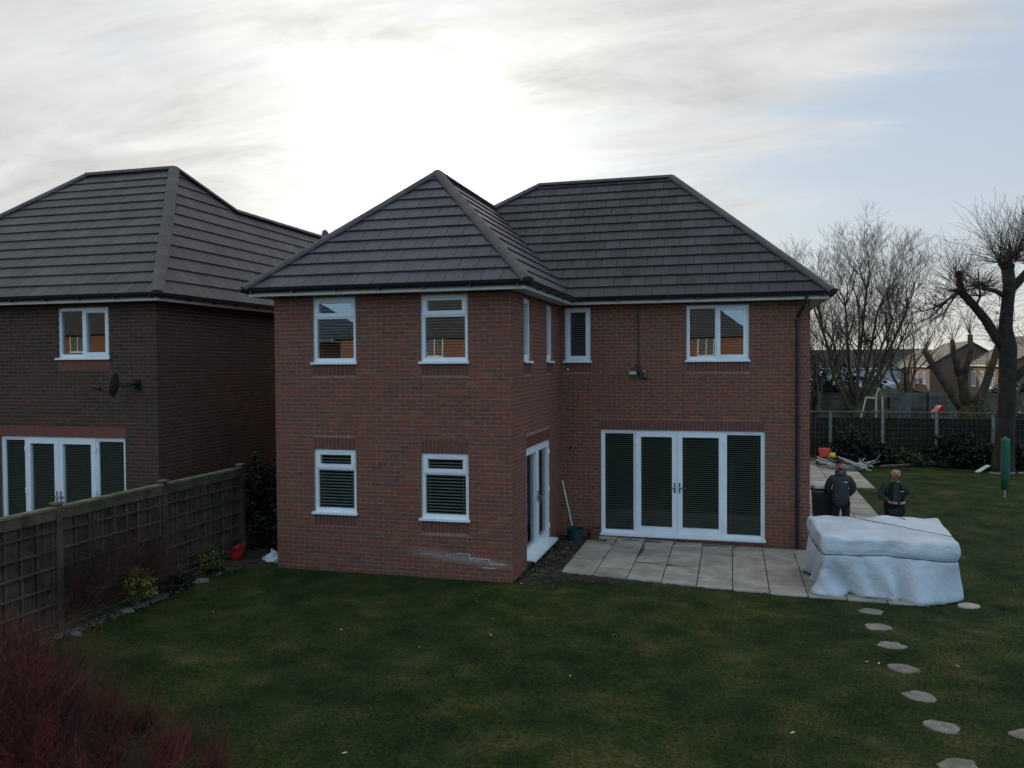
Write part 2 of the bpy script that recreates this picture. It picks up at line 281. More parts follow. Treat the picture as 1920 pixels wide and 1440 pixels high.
def grass_mat():
    m, N, L, B = newmat('grass')
    g = N.new('ShaderNodeNewGeometry')
    def noise(s, d, r=0.6):
        n = N.new('ShaderNodeTexNoise'); L.new(g.outputs['Position'], n.inputs['Vector']); n.inputs['Scale'].default_value = s; n.inputs['Detail'].default_value = d; n.inputs['Roughness'].default_value = r; return n.outputs[0]
    r = N.new('ShaderNodeValToRGB'); L.new(noise(1.5, 7, 0.62), r.inputs[0])
    setramp(r, [(0.30, (0.012, 0.023, 0.0060)), (0.42, (0.021, 0.038, 0.0078)), (0.52, (0.034, 0.049, 0.0105)), (0.62, (0.058, 0.061, 0.019)), (0.75, (0.108, 0.092, 0.040))])
    r2 = N.new('ShaderNodeValToRGB'); L.new(noise(0.45, 4), r2.inputs[0]); setramp(r2, [(0.38, (0.64, 0.78, 0.80)), (0.62, (1.22, 1.12, 1.0))])
    mx = N.new('ShaderNodeMix'); mx.data_type = 'RGBA'; mx.blend_type = 'MULTIPLY'; mx.inputs[0].default_value = 1; L.new(r.outputs[0], mx.inputs[6]); L.new(r2.outputs[0], mx.inputs[7])
    r3 = N.new('ShaderNodeValToRGB'); L.new(noise(22, 6, 0.7), r3.inputs[0]); setramp(r3, [(0.34, (0.35, 0.38, 0.38)), (0.68, (1.75, 1.65, 1.45))])
    m2 = N.new('ShaderNodeMix'); m2.data_type = 'RGBA'; m2.blend_type = 'MULTIPLY'; m2.inputs[0].default_value = 1; L.new(mx.outputs[2], m2.inputs[6]); L.new(r3.outputs[0], m2.inputs[7])
    L.new(m2.outputs[2], B.inputs['Base Color']); B.inputs['Roughness'].default_value = 0.9; B.inputs['Specular IOR Level'].default_value = 0.15
    b = N.new('ShaderNodeBump'); b.inputs['Strength'].default_value = 0.8; b.inputs['Distance'].default_value = 0.05; L.new(noise(30, 6, 0.7), b.inputs['Height']); L.new(b.outputs[0], B.inputs['Normal'])
    MATS['grass'] = m
grass_mat()
def tarp_mat():
    m, N, L, B = newmat('tarp')
    g = N.new('ShaderNodeNewGeometry')
    n = N.new('ShaderNodeTexNoise'); L.new(g.outputs['Position'], n.inputs['Vector']); n.inputs['Scale'].default_value = 1.5; n.inputs['Detail'].default_value = 7
    r = N.new('ShaderNodeValToRGB'); L.new(n.outputs[0], r.inputs[0]); setramp(r, [(0.3, (0.46, 0.49, 0.52)), (0.55, (0.59, 0.62, 0.655)), (0.8, (0.64, 0.67, 0.70))])
    L.new(r.outputs[0], B.inputs['Base Color']); B.inputs['Roughness'].default_value = 0.6
    n2 = N.new('ShaderNodeTexNoise'); L.new(g.outputs['Position'], n2.inputs['Vector']); n2.inputs['Scale'].default_value = 2.6; n2.inputs['Detail'].default_value = 4; n2.inputs['Distortion'].default_value = 2.6
    b = N.new('ShaderNodeBump'); b.inputs['Strength'].default_value = 0.55; b.inputs['Distance'].default_value = 0.04; L.new(n2.outputs[0], b.inputs['Height']); L.new(b.outputs[0], B.inputs['Normal'])
    MATS['tarp'] = m
tarp_mat()

# ------------------------------------------------------------------ mesh helpers
class MB:
    def __init__(s): s.v = []; s.f = []; s.t = []
    def add(s, vs, fs, tone=0.5):
        b = len(s.v); s.v += [tuple(p) for p in vs]; s.f += [tuple(i+b for i in f) for f in fs]; s.t += [tone]*len(vs)
    def box(s, a, b, tone=0.5):
        x0, y0, z0 = (min(a[i], b[i]) for i in range(3)); x1, y1, z1 = (max(a[i], b[i]) for i in range(3))
        s.add([(x0,y0,z0),(x1,y0,z0),(x1,y1,z0),(x0,y1,z0),(x0,y0,z1),(x1,y0,z1),(x1,y1,z1),(x0,y1,z1)], BOXF, tone)
    def obox(s, o, U, V, W, lo, hi, tone=0.5):
        """box in a frame: o + u*U + v*V + w*W"""
        pts = []
        for w in (lo[2], hi[2]):
            for u, v in ((lo[0],lo[1]),(hi[0],lo[1]),(hi[0],hi[1]),(lo[0],hi[1])): pts.append(o + U*u + V*v + W*w)
        fl = U.cross(V).dot(W) < 0
        s.add(pts, [f[::-1] for f in BOXF] if fl else BOXF, tone)
    def beam(s, a, b, w, h=None, up=(0,0,1), tone=0.5):
        a = Vector(a); b = Vector(b); h = h or w; W = (b-a); Ln = W.length; W.normalize(); U = W.cross(Vector(up))
        if U.length < 1e-4: U = W.cross(Vector((1,0,0)))
        U.normalize(); V = U.cross(W); s.obox(a, U, V, W, (-w/2,-h/2,0), (w/2,h/2,Ln), tone)
    def tube(s, pts, rads, n=6, cap=True, tone=0.5):
        pts = [Vector(p) for p in pts]
        if not hasattr(rads, '__len__'): rads = [rads]*len(pts)
        base = len(s.v); ref = None
        for i, p in enumerate(pts):
            t = (pts[min(i+1, len(pts)-1)] - pts[max(i-1, 0)]);
            if t.length < 1e-9: t = Vector((0,0,1))
            t.normalize()
            if ref is None: ref = Vector((0,0,1)) if abs(t.z) < .9 else Vector((1,0,0))
            U = (ref - t*ref.dot(t))
            if U.length < 1e-4: U = t.orthogonal()
            U.normalize(); ref = U; V = t.cross(U)
            for k in range(n):
                a = 2*pi*k/n; s.v.append(tuple(p + (U*cos(a) + V*sin(a))*rads[i]))
        for i in range(len(pts)-1):
            for k in range(n):
                k2 = (k+1) % n; s.f.append((base+i*n+k, base+i*n+k2, base+(i+1)*n+k2, base+(i+1)*n+k))
        if cap:
            s.f.append(tuple(base+k for k in range(n))[::-1]); e = base+(len(pts)-1)*n; s.f.append(tuple(e+k for k in range(n)))
        s.t += [tone]*(n*len(pts))
    def lathe(s, c, prof, n=16, ax=None, tone=0.5):
        """prof: list of (r, h) along axis"""
        c = Vector(c); W = Vector(ax or (0,0,1)).normalized(); U = W.orthogonal().normalized(); V = W.cross(U); base = len(s.v)
        for r, h in prof:
            for k in range(n):
                a = 2*pi*k/n; s.v.append(tuple(c + W*h + (U*cos(a)+V*sin(a))*max(r, 1e-4)))
        for i in range(len(prof)-1):
            for k in range(n):
                k2 = (k+1) % n; s.f.append((base+i*n+k, base+i*n+k2, base+(i+1)*n+k2, base+(i+1)*n+k))
        s.t += [tone]*(n*len(prof))
    def mesh(s, name, material, smooth=False, tone=True):
        me = bpy.data.meshes.new(name); me.from_pydata(s.v, [], s.f)
        if tone:
            a = me.attributes.new('tone', 'FLOAT', 'POINT'); a.data.foreach_set('value', np.array(s.t, dtype=np.float32))
        if material: me.materials.append(MATS[material])
        if smooth: me.polygons.foreach_set('use_smooth', [True]*len(me.polygons))
        me.update(); return me
    def build(s, name, material, parent=None, smooth=False, tone=False):
        o = bpy.data.objects.new(name, s.mesh(name, material, smooth, tone)); COL.objects.link(o)
        if parent: attach(o, parent)
        return o
BOXF = [(0,3,2,1),(4,5,6,7),(0,1,5,4),(1,2,6,5),(2,3,7,6),(3,0,4,7)]
ROOTM = {}
def attach(o, p):
    o.parent = p
    if p.name in ROOTM: o.matrix_parent_inverse = ROOTM[p.name].inverted()
def link(o, parent=None):
    COL.objects.link(o)
    if parent: attach(o, parent)
    return o
def tag(o, label=None, cat=None, group=None, kind=None):
    if label: o['label'] = label
    if cat: o['category'] = cat
    if group: o['group'] = group
    if kind: o['kind'] = kind
    return o
def thing(name, label, cat, loc, group=None):
    o = bpy.data.objects.new(name, None); COL.objects.link(o); o.location = loc; o.empty_display_size = .2
    ROOTM[o.name] = Matrix.Translation(Vector(loc)); return tag(o, label, cat, group)
def stuff(o): o['kind'] = 'stuff'; return o
def proj(p):
    v = Vector(p) - CAMP; z = v.dot(Fv)
    return 960 + F_PX*v.dot(R2)/z, 720 - F_PX*v.dot(U2)/z, z
def gz(x, y):
    t = min(max((x+0.5)/5.0, 0), 1); return -0.10*t*t*(3-2*t)

# ------------------------------------------------------------------ ground
def make_ground():
    xs = np.unique(np.concatenate([[-1500,-500,-200,-90,-50,-30], np.arange(-20, 30, 0.5), [35,45,60,90,200,500,1500]]))
    ys = np.unique(np.concatenate([[-1500,-500,-200,-90,-50,-35], np.arange(-25, 30, 0.5), [35,45,60,90,200,500,1500,3000]]))
    r = random.Random(3); v = []; f = []
    for y in ys:
        for x in xs:
            loc = abs(x) < 25 and abs(y) < 25
            v.append((x, y, gz(x, y) + (r.uniform(-.004, .004) if loc else 0)))
    n = len(xs)
    for j in range(len(ys)-1):
        for i in range(n-1): f.append((j*n+i, j*n+i+1, (j+1)*n+i+1, (j+1)*n+i))
    mb = MB(); mb.v = v; mb.f = f; mb.t = [0.5]*len(v)
    o = mb.build('ground', 'grass', smooth=True); o['kind'] = 'structure'
make_ground()

# ------------------------------------------------------------------ walls of real bricks
BRICK_POOL = {}     # house key -> list of (score, matrix, kind, tone, parent)
TONES = 16
BRMESH = {}
def brick_mesh(kind, material, ti):
    k = (kind, material, ti)
    if k not in BRMESH:
        mb = MB(); L_, H_ = (.2125, .063) if kind == 'stretcher' else (.065, .215)
        mb.box((0, 0, 0), (L_, .1, H_)); mb.t = [ti/(TONES-1)]*8
        BRMESH[k] = mb.mesh('brick', material)
    return BRMESH[k]
def wall(house, key, o, U, Nn, L, H, openings=(), soldiers=(), bmat='brick_multi_red', smat='brick_deep_red', mortar='mortar', z0=-0.15, start=0.0, backstart=0.0, name='wall', joint_pale=()):
    """o: corner on the outer face at ground; U: along; Nn: outward normal. Openings (u0,u1,z0,z1)."""
    o = Vector(o); U = Vector(U); Nn = Vector(Nn); Z = Vector((0,0,1))
    us = sorted({backstart, L} | {u for q in openings for u in q[:2] if backstart < u < L}); zs = sorted({z0, H} | {z for q in openings for z in q[2:] if z0 < z < H})
    mb = MB()
    for i in range(len(us)-1):
        for j in range(len(zs)-1):
            cu, cz = (us[i]+us[i+1])/2, (zs[j]+zs[j+1])/2
            if any(q[0] < cu < q[1] and q[2] < cz < q[3] for q in openings): continue
            mb.obox(o, U, Z, Nn, (us[i], zs[j], -.28), (us[i+1]-(.007 if us[i+1] == L else 0), zs[j+1], -.004))
    w = mb.build(name, mortar, house)
    rest = MB(); rr = random.Random(hash((round(o.x, 2), round(o.y, 2), round(L, 2))) % 9999)
    pool = BRICK_POOL.setdefault(key, [])
    def put(u0, u1, za, zb, kind, m_):
        t = rr.random(); pr = rr.uniform(-.0015, .0015)
        full = (kind == 'stretcher' and u1-u0 > .2115) or (kind == 'soldier' and zb-za > .2)
        c = o + U*((u0+u1)/2) + Z*((za+zb)/2); d = (c-CAMP)
        cosf = -d.normalized().dot(Nn)
        px, py, pz = proj(c)
        if full and cosf > 0 and pz > 0 and -20 < px < 1940 and -20 < py < 1460:
            P = o + U*u0 + Z*za + Nn*pr
            M = Matrix((U, -Nn, Z)).transposed().to_4x4(); M.translation = P
            if U.cross(-Nn).dot(Z) < 0:      # mirrored frame: start from the other end
                P = o + U*u1 + Z*za + Nn*pr; M = Matrix((-U, -Nn, Z)).transposed().to_4x4(); M.translation = P
            pool.append((cosf/d.length_squared, M, kind, m_, t, w, (o, U, Nn, u0, u1, za, zb, pr), rest))
        else:
            rest.obox(o, U, Z, Nn, (u0, za, -.1+pr), (u1, zb, pr), t)
    blocked = [(q[0], q[1], q[2], q[3]) for q in openings] + [(s_[0]-.0, s_[1]+.0, s_[2], s_[3]) for s_ in soldiers]
    k = 0; z = z0
    while z < H - .02:
        za, zb = z+.006, min(z+.069, H)
        u = start + (0 if k % 2 == 0 else -.1125) 
        while u < L:
            segs = [(max(u, start), min(u+.2125, L))]
            for q in blocked:
                if q[2] < zb-.01 and q[3] > za+.01:
                    ns = []
                    for a, b in segs:
                        if b <= q[0]-.0 or a >= q[1]+.0: ns.append((a, b)); continue
                        if a < q[0]-.02: ns.append((a, q[0]-.003))
                        if b > q[1]+.02: ns.append((q[1]+.003, b))
                    segs = ns
            for a, b in segs:
                if b-a > .02: put(a, b, za, zb, 'stretcher', bmat)
            u += .225
        z += .075; k += 1
    for (a, b, za, zb) in soldiers:
        n = max(1, round((b-a)/.075)); wdt = (b-a)/n
        for i in range(n): put(a+i*wdt+.005, a+(i+1)*wdt-.005, za+.005, zb-.005, 'soldier', smat)
    return w, rest
def flush_bricks(key, rests):
    pool = sorted(BRICK_POOL[key], key=lambda q: -q[0])
    for i, q in enumerate(pool):
        sc_, M, kind, m_, t, w, geo, rest = q
        if i < 300:
            b = bpy.data.objects.new('brick', brick_mesh(kind, m_, int(t*(TONES-1)+.5))); b.matrix_basis = M; link(b, w)
        else:
            o, U, Nn, u0, u1, za, zb, pr = geo
            rest.append_list.append((m_, geo, t)) if hasattr(rest, 'append_list') else setattr(rest, 'append_list', [(m_, geo, t)])
    Z = Vector((0,0,1))
    for w, rest, bmat, smat in rests:
        sol = MB()
        for m_, geo, t in getattr(rest, 'append_list', []):
            o, U, Nn, u0, u1, za, zb, pr = geo
            (sol if (m_ == smat and smat != bmat) else rest).obox(o, U, Z, Nn, (u0, za, -.1+pr), (u1, zb, pr), t)
        if rest.v: stuff(rest.build('brickwork', bmat, w, tone=True))
        if sol.v: stuff(sol.build('soldier_course', smat, w, tone=True))

# ------------------------------------------------------------------ windows and doors
def frame_ring(mb, o, U, Nn, u0, u1, z0, z1, w, d0, d1, wb=None):
    Z = Vector((0,0,1)); wb = wb or w
    mb.obox(o, U, Z, Nn, (u0, z0, d0), (u1, z0+wb, d1)); mb.obox(o, U, Z, Nn, (u0, z1-w, d0), (u1, z1, d1))
    mb.obox(o, U, Z, Nn, (u0, z0+wb, d0), (u0+w, z1-w, d1)); mb.obox(o, U, Z, Nn, (u1-w, z0+wb, d0), (u1, z1-w, d1))
def blind(o, U, Nn, u0, u1, z0, z1, pitch, parent, depth=.135, tilt=-20, wd=.042, material='blind_slat'):
    mb = MB(); Z = Vector((0,0,1)); z = z1 - .03; t = radians(tilt)
    A = (Nn*cos(t) + Z*sin(t)); B = A.cross(U).normalized()
    while z > z0 + .02:
        mb.obox(o + Z*z - Nn*depth, U, A, B, (u0, -wd/2, -.0015), (u1, wd/2, .0015)); z -= pitch
    mb.obox(o, U, Z, Nn, (u0, z1-.03, -depth-.03), (u1, z1, -depth+.03))
    for s_ in (u0+.12*(u1-u0), u1-.12*(u1-u0)): mb.obox(o, U, Z, Nn, (s_-.002, z0+.02, -depth+.022), (s_+.002, z1, -depth+.026))
    return stuff(mb.build('blind', material, parent))
def pane(o, U, Nn, u0, u1, z0, z1, d, parent, glass='glass'):
    mb = MB(); Z = Vector((0,0,1)); p = [o+U*u0+Z*z0+Nn*d, o+U*u1+Z*z0+Nn*d, o+U*u1+Z*z1+Nn*d, o+U*u0+Z*z1+Nn*d]
    mb.add(p, [(0,1,2,3)]); mb2 = MB(); return mb.build('pane', glass, parent)
def sill(o, U, Nn, u0, u1, z, parent, proud=.05, back=.07, th=.035, lip=.03):
    mb = MB(); Z = Vector((0,0,1))
    # sloping top board with a small nose
    pr = [(-back, 0.012), (proud, 0.0), (proud, -th), (proud-.015, -th), (proud-.018, -.018), (-back, -.018)]
    vs = [o + U*u + Nn*a + Z*(z+b) for u in (u0-lip, u1+lip) for a, b in pr]; n = len(pr)
    fs = [tuple(range(n)), tuple(range(2*n-1, n-1, -1))] + [(i, i+n, (i+1) % n + n, (i+1) % n) for i in range(n)]
    mb.add(vs, fs); return mb.build('sill', 'upvc_white', parent)
def window(house, o, U, Nn, u0, u1, z0, z1, style, rec=.045, pitch=.052, glass='glass', blinds=True, zsill=None):
    """z0: top of sill. style 'top': opening light over a fixed light; 'pair': fixed + side sash; 'single'"""
    o = Vector(o); U = Vector(U); Nn = Vector(Nn); Z = Vector((0,0,1))
    fr = MB(); frame_ring(fr, o, U, Nn, u0, u1, z0, z1, .065, -.125, -rec, .075)
    if style == 'top':
        zt = z0 + (z1-z0)*.695
        fr.obox(o, U, Z, Nn, (u0+.065, zt-.03, -.125), (u1-.065, zt+.03, -rec))
        w = fr.build('window', 'upvc_white', house)
        s = MB(); frame_ring(s, o, U, Nn, u0+.04, u1-.04, zt+.004, z1-.03, .072, -.12, -rec+.018); sh = s.build('sash', 'upvc_white', w)
        s2 = MB(); s2.obox(o, U, Z, Nn, ((u0+u1)/2-.17, z1-.065, -rec+.018), ((u0+u1)/2+.17, z1-.050, -rec+.026)); s2.build('trickle_vent', 'fascia_white', w)
        pane(o, U, Nn, u0+.1, u1-.1, zt+.07, z1-.09, -.085, w, glass)
        pane(o, U, Nn, u0+.06, u1-.06, z0+.07, zt-.025, -.090, w, glass)
    elif style == 'pair':
        um = u0 + (u1-u0)*.485
        fr.obox(o, U, Z, Nn, (um-.03, z0+.075, -.125), (um+.03, z1-.065, -rec))
        w = fr.build('window', 'upvc_white', house)
        s = MB(); frame_ring(s, o, U, Nn, um+.005, u1-.04, z0+.04, z1-.035, .072, -.12, -rec+.018); s.build('sash', 'upvc_white', w)
        pane(o, U, Nn, u0+.06, um-.025, z0+.07, z1-.06, -.090, w, glass)
        pane(o, U, Nn, um+.07, u1-.1, z0+.1, z1-.1, -.085, w, glass)
    else:
        w = fr.build('window', 'upvc_white', house)
        s = MB(); frame_ring(s, o, U, Nn, u0+.04, u1-.04, z0+.04, z1-.035, .072, -.12, -rec+.018); s.build('sash', 'upvc_white', w)
        pane(o, U, Nn, u0+.1, u1-.1, z0+.1, z1-.1, -.085, w, glass)
    sill(o, U, Nn, u0, u1, z0, w)
    if blinds: blind(o, U, Nn, u0+.03, u1-.03, z0+.03, z1-.04, pitch, w)
    return w
def handle(o, U, Nn, u, z, side, parent, proud):
    mb = MB(); Z = Vector((0,0,1))
    mb.obox(o, U, Z, Nn, (u-.016, z-.11, proud), (u+.016, z+.11, proud+.012)); mb.obox(o, U, Z, Nn, (u-.011, z-.011, proud+.012), (u+.011, z+.011, proud+.055))
    mb.obox(o, U, Z, Nn, (min(u, u+side*.125), z-.010, proud+.042), (max(u, u+side*.125), z+.012, proud+.058))
    return mb.build('handle', 'handle_steel', parent)
def french(house, o, U, Nn, u0, u1, z0, z1, lights, rec=.045, pitch=.043, glass='glass_dark', blinds=True, proudsill=.07, name='french_door', handle_at=None):
    """lights: list of (ua, ub, kind) kind 'side' fixed or 'leaf'"""
    o = Vector(o); U = Vector(U); Nn = Vector(Nn); Z = Vector((0,0,1))
    fr = MB(); frame_ring(fr, o, U, Nn, u0, u1, z0, z1, .06, -.125, -rec, .05)
    cuts = [l[0] for l in lights[1:]]
    for i, c in enumerate(cuts):
        if not (lights[i][2] == 'leaf' and lights[i+1][2] == 'leaf'): fr.obox(o, U, Z, Nn, (c-.035, z0+.05, -.125), (c+.035, z1-.06, -rec))
    d = fr.build(name, 'upvc_white', house)
    leaves = [l for l in lights if l[2] == 'leaf']
    for i, (a, b, kd) in enumerate(lights):
        if kd == 'side':
            la = a + (.06 if i == 0 else .035); lb = b - (.06 if i == len(lights)-1 else .035)
            pane(o, U, Nn, la-.01, lb+.01, z0+.04, z1-.05, -.09, d, glass)
            s = MB(); frame_ring(s, o, U, Nn, la, lb, z0+.05, z1-.06, .022, -.1, -rec-.012); s.build('bead', 'upvc_white', d)
        else:
            la = a + .003; lb = b - .003
            s = MB(); frame_ring(s, o, U, Nn, la, lb, z0+.03, z1-.04, .105, -.12, -rec+.020, .14); s.build('door_leaf', 'upvc_white', d)
            pane(o, U, Nn, la+.1, lb-.1, z0+.16, z1-.14, -.085, d, glass)
            first = (a, b, kd) == leaves[0]; hu = lb-.045 if first else la+.045
            handle(o, U, Nn, hu, z0+1.02, -1 if first else 1, d, -rec+.020)
            hh = MB(); hs = la-.004 if first else lb+.004
            for hz in (z0+.25, z0+(z1-z0)/2, z1-.25): hh.obox(o, U, Z, Nn, (hs-.022, hz-.05, -rec+.018), (hs+.022, hz+.05, -rec+.036))
            hh.build('hinge', 'upvc_white', d)
    sill(o, U, Nn, u0, u1, z0, d, proud=proudsill, lip=.02, th=.04)
    if blinds:
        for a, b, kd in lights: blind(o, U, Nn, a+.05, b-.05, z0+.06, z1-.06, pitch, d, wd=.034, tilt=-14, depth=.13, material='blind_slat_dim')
    return d

# ------------------------------------------------------------------ tiled roofs
def clip_poly(poly, a, b):
    """keep left of a->b"""
    out = []
    for i in range(len(poly)):
        p, q = poly[i], poly[(i+1) % len(poly)]
        sp = (b[0]-a[0])*(p[1]-a[1]) - (b[1]-a[1])*(p[0]-a[0]); sq = (b[0]-a[0])*(q[1]-a[1]) - (b[1]-a[1])*(q[0]-a[0])
        if sp >= 0: out.append(p)
        if (sp > 0 and sq < 0) or (sp < 0 and sq > 0):
            t = sp/(sp-sq); out.append((p[0]+(q[0]-p[0])*t, p[1]+(q[1]-p[1])*t))
    return out
def area2(poly): return sum(poly[i][0]*poly[(i+1) % len(poly)][1] - poly[(i+1) % len(poly)][0]*poly[i][1] for i in range(len(poly)))/2
TILE_POOL = {}; TILEMESH = {}
GAUGE, TW = .345, .332
def tile_h(vr): return .042 - .030*vr/GAUGE
def tile_mesh(material, ti):
    k = (material, ti)
    if k not in TILEMESH:
        mb = MB(); g = .004
        mb.add([(g, 0, .004), (TW-g, 0, .004), (TW-g, GAUGE, .002), (g, GAUGE, .002), (g, 0, tile_h(0)), (TW-g, 0, tile_h(0)), (TW-g, GAUGE, tile_h(GAUGE)), (g, GAUGE, tile_h(GAUGE))], BOXF, ti/(TONES-1))
        TILEMESH[k] = mb.mesh('roof_tile', material)
    return TILEMESH[k]
def roof_plane(roof, key, pts, tmat, rest, off=0.0, tiles=True):
    """pts: 3D polygon, first two = eave line (left to right seen from outside); lays courses"""
    P = [Vector(p) for p in pts]; U = (P[1]-P[0]).normalized(); n = U.cross(P[2]-P[0]).normalized()
    if n.z < 0: n = -n
    V = n.cross(U).normalized()
    if V.z < 0: V = -V
    o = P[0]; poly = [((p-o).dot(U), (p-o).dot(V)) for p in P]
    if area2(poly) < 0: poly = poly[::-1]
    us = [p[0] for p in poly]; vs = [p[1] for p in poly]
    rr = random.Random(int(abs(o.x*100)+abs(o.y*37)))
    v = 0.0; k = 0
    while v < max(vs)-.02:
        u = min(us) - TW*(1 if k % 2 else .5) + off
        while u < max(us):
            q = [(u+.004, v), (u+TW-.004, v), (u+TW-.004, v+GAUGE), (u+.004, v+GAUGE)]; c = q
            for i in range(len(poly)):
                c = clip_poly(c, poly[i], poly[(i+1) % len(poly)])
                if len(c) < 3: break
            if len(c) >= 3 and area2(c) > .002:
                t = rr.random(); t = t if rr.random() > .985 else t*.88
                full = area2(c) > .995*area2(q); cen = o + U*(u+TW/2) + V*(v+GAUGE/2)
                d = cen-CAMP; cosf = -d.normalized().dot(n); px, py, pz = proj(cen)
                if full and cosf > 0 and pz > 0 and -20 < px < 1940:
                    M = Matrix((U, V, U.cross(V))).transposed().to_4x4(); M.translation = o + U*u + V*v
                    TILE_POOL.setdefault(key, []).append((cosf/d.length_squared, M, tmat, t, rest))
                else:
                    m_ = len(c); lo = [o+U*a+V*b+n*.003 for a, b in c]; hi = [o+U*a+V*b+n*tile_h(b-v) for a, b in c]
                    rest.add(lo+hi, [tuple(range(m_))[::-1], tuple(range(m_, 2*m_))] + [(i, (i+1) % m_, (i+1) % m_+m_, i+m_) for i in range(m_)], t)
            u += TW
        v += GAUGE; k += 1
def flush_tiles(key, roof):
    pool = sorted(TILE_POOL.get(key, []), key=lambda q: -q[0])
    for i, (s_, M, tm, t, rest) in enumerate(pool):
        ti = int(t*(TONES-1)+.5)
        if i < 300:
            b = bpy.data.objects.new('roof_tile', tile_mesh(tm, ti)); b.matrix_basis = M; link(b, roof)
        else:
            me = tile_mesh(tm, ti); rest.add([M @ v.co for v in me.vertices], BOXF, t)
def cap_mesh(L_, r=.115):
    mb = MB(); n = 13
    prof = [(-.012, r*1.02), (.02, r*1.02), (.023, r*1.0), (L_, r*.99)]
    for x, rad in prof:
        for k in range(n):
            a = pi*(-.04 + 1.08*k/(n-1)); mb.v.append((x, rad*cos(a), rad*sin(a)*.72-.02)); mb.t.append(.5)
    for i in range(len(prof)-1):
        for k in range(n-1): mb.f.append((i*n+k, (i+1)*n+k, (i+1)*n+k+1, i*n+k+1))
    for e in (0, len(prof)-1):       # mortar-filled ends
        mb.f.append(tuple(e*n+k for k in range(n)))
    return mb
def caps(roof, A, B, material='cap_grey', r=.115, lift=.02, step=.42):
    A = Vector(A); B = Vector(B); d = B-A; Ln = d.length; W = d.normalized(); Y = Vector((0,0,1)).cross(W).normalized(); Zz = W.cross(Y)
    n = max(1, round(Ln/step)); st = Ln/n; me = cap_mesh(st, r).mesh('ridge_tile', material, smooth=False)
    ms = [me]
    for i in range(n):
        M = Matrix((W, Y, Zz)).transposed().to_4x4(); M.translation = A + W*(i*st) + Zz*lift
        o = bpy.data.objects.new('ridge_tile', me); o.matrix_basis = M; link(o, roof)
def underlay(pts, mb, th=.06):
    P = [Vector(p) for p in pts]; n = (P[1]-P[0]).cross(P[2]-P[0]).normalized()
    if n.z < 0: n = -n
    m_ = len(P); mb.add([p-n*th for p in P]+list(P), [tuple(range(m_))[::-1], tuple(range(m_, 2*m_))]+[(i, (i+1) % m_, (i+1) % m_+m_, i+m_) for i in range(m_)])
BRK = []
def eaves(house, pts, o=.0, closed=False, soffit_in=.368):
    """pts: plan polyline of the tile edge, going with the building on the LEFT side reversed: outward normal = right of travel"""
    fa = MB(); so_ = MB(); gu = MB(); br = MB(); Z = Vector((0,0,1))
    P = [Vector((x, y, 0)) for x, y in pts]; n = len(P)
    def nrm(a, b): d = (b-a).normalized(); return Vector((d.y, -d.x, 0))
    for i in range(n-1):
        a, b = P[i], P[i+1]; N_ = nrm(a, b); U = (b-a).normalized(); L_ = (b-a).length
        e0 = e1 = 0.0
        # mitre extensions: +1 outer corner, -1 inner corner
        if i > 0: e0 = 1 if nrm(P[i-1], P[i]).dot(U) < -.5 else -1
        if i < n-2: e1 = 1 if nrm(P[i+1], P[i+2]).dot(U) > .5 else -1
        def strip(mb, din, dout, za, zb):
            q = []
            for z in (za, zb):
                for dd in (din, dout): q += [a - U*(e0*dd) + N_*dd + Z*z, b + U*(e1*dd) + N_*dd + Z*z]
            mb.add([q[0], q[1], q[3], q[2], q[4], q[5], q[7], q[6]], BOXF)
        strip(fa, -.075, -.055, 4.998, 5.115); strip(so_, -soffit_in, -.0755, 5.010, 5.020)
        # half-round gutter
        prof = [(cos(t)*.058, -sin(t)*.062) for t in [pi*k/8 for k in range(9)]]; c = .012
        for sgn, rr_ in ((1, 1.0), (-1, .90)):
            base = len(gu.v)
            for end, e, Q in ((0, e0, a), (1, e1, b)):
                for x, z in prof:
                    dd = c + x*rr_; gu.v.append(tuple(Q + (U*(e*dd) if end else -U*(e*dd)) + N_*dd + Z*(5.123+z*rr_))); gu.t.append(.5)
            for k in range(8):
                f = (base+k, base+k+1, base+9+k+1, base+9+k); gu.f.append(f if sgn > 0 else f[::-1])
        m_ = max(1, int(L_/.8))
        for k in range(m_+1):
            u = .15 + (L_-.3)*k/m_
            if not BRK: 
                br.box((-.02, -.055, 0), (.02, .05, .018)); br.box((-.02, -.054, .018), (.02, -.048, .06)); br.box((-.02, .044, .018), (.02, .05, .05)); BRK.append(br.mesh('gutter_bracket', 'black_plastic'))
            bo = bpy.data.objects.new('gutter_bracket', BRK[0]); bm_ = Matrix((U, N_, U.cross(N_))).transposed().to_4x4(); bm_ = Matrix((-U, N_, Z)).transposed().to_4x4(); bm_.translation = a + U*u + Z*5.047; bo.matrix_basis = bm_; link(bo, house)
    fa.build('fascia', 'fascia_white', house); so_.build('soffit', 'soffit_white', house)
    g = gu.build('gutter', 'black_plastic', house, smooth=True)
    return g

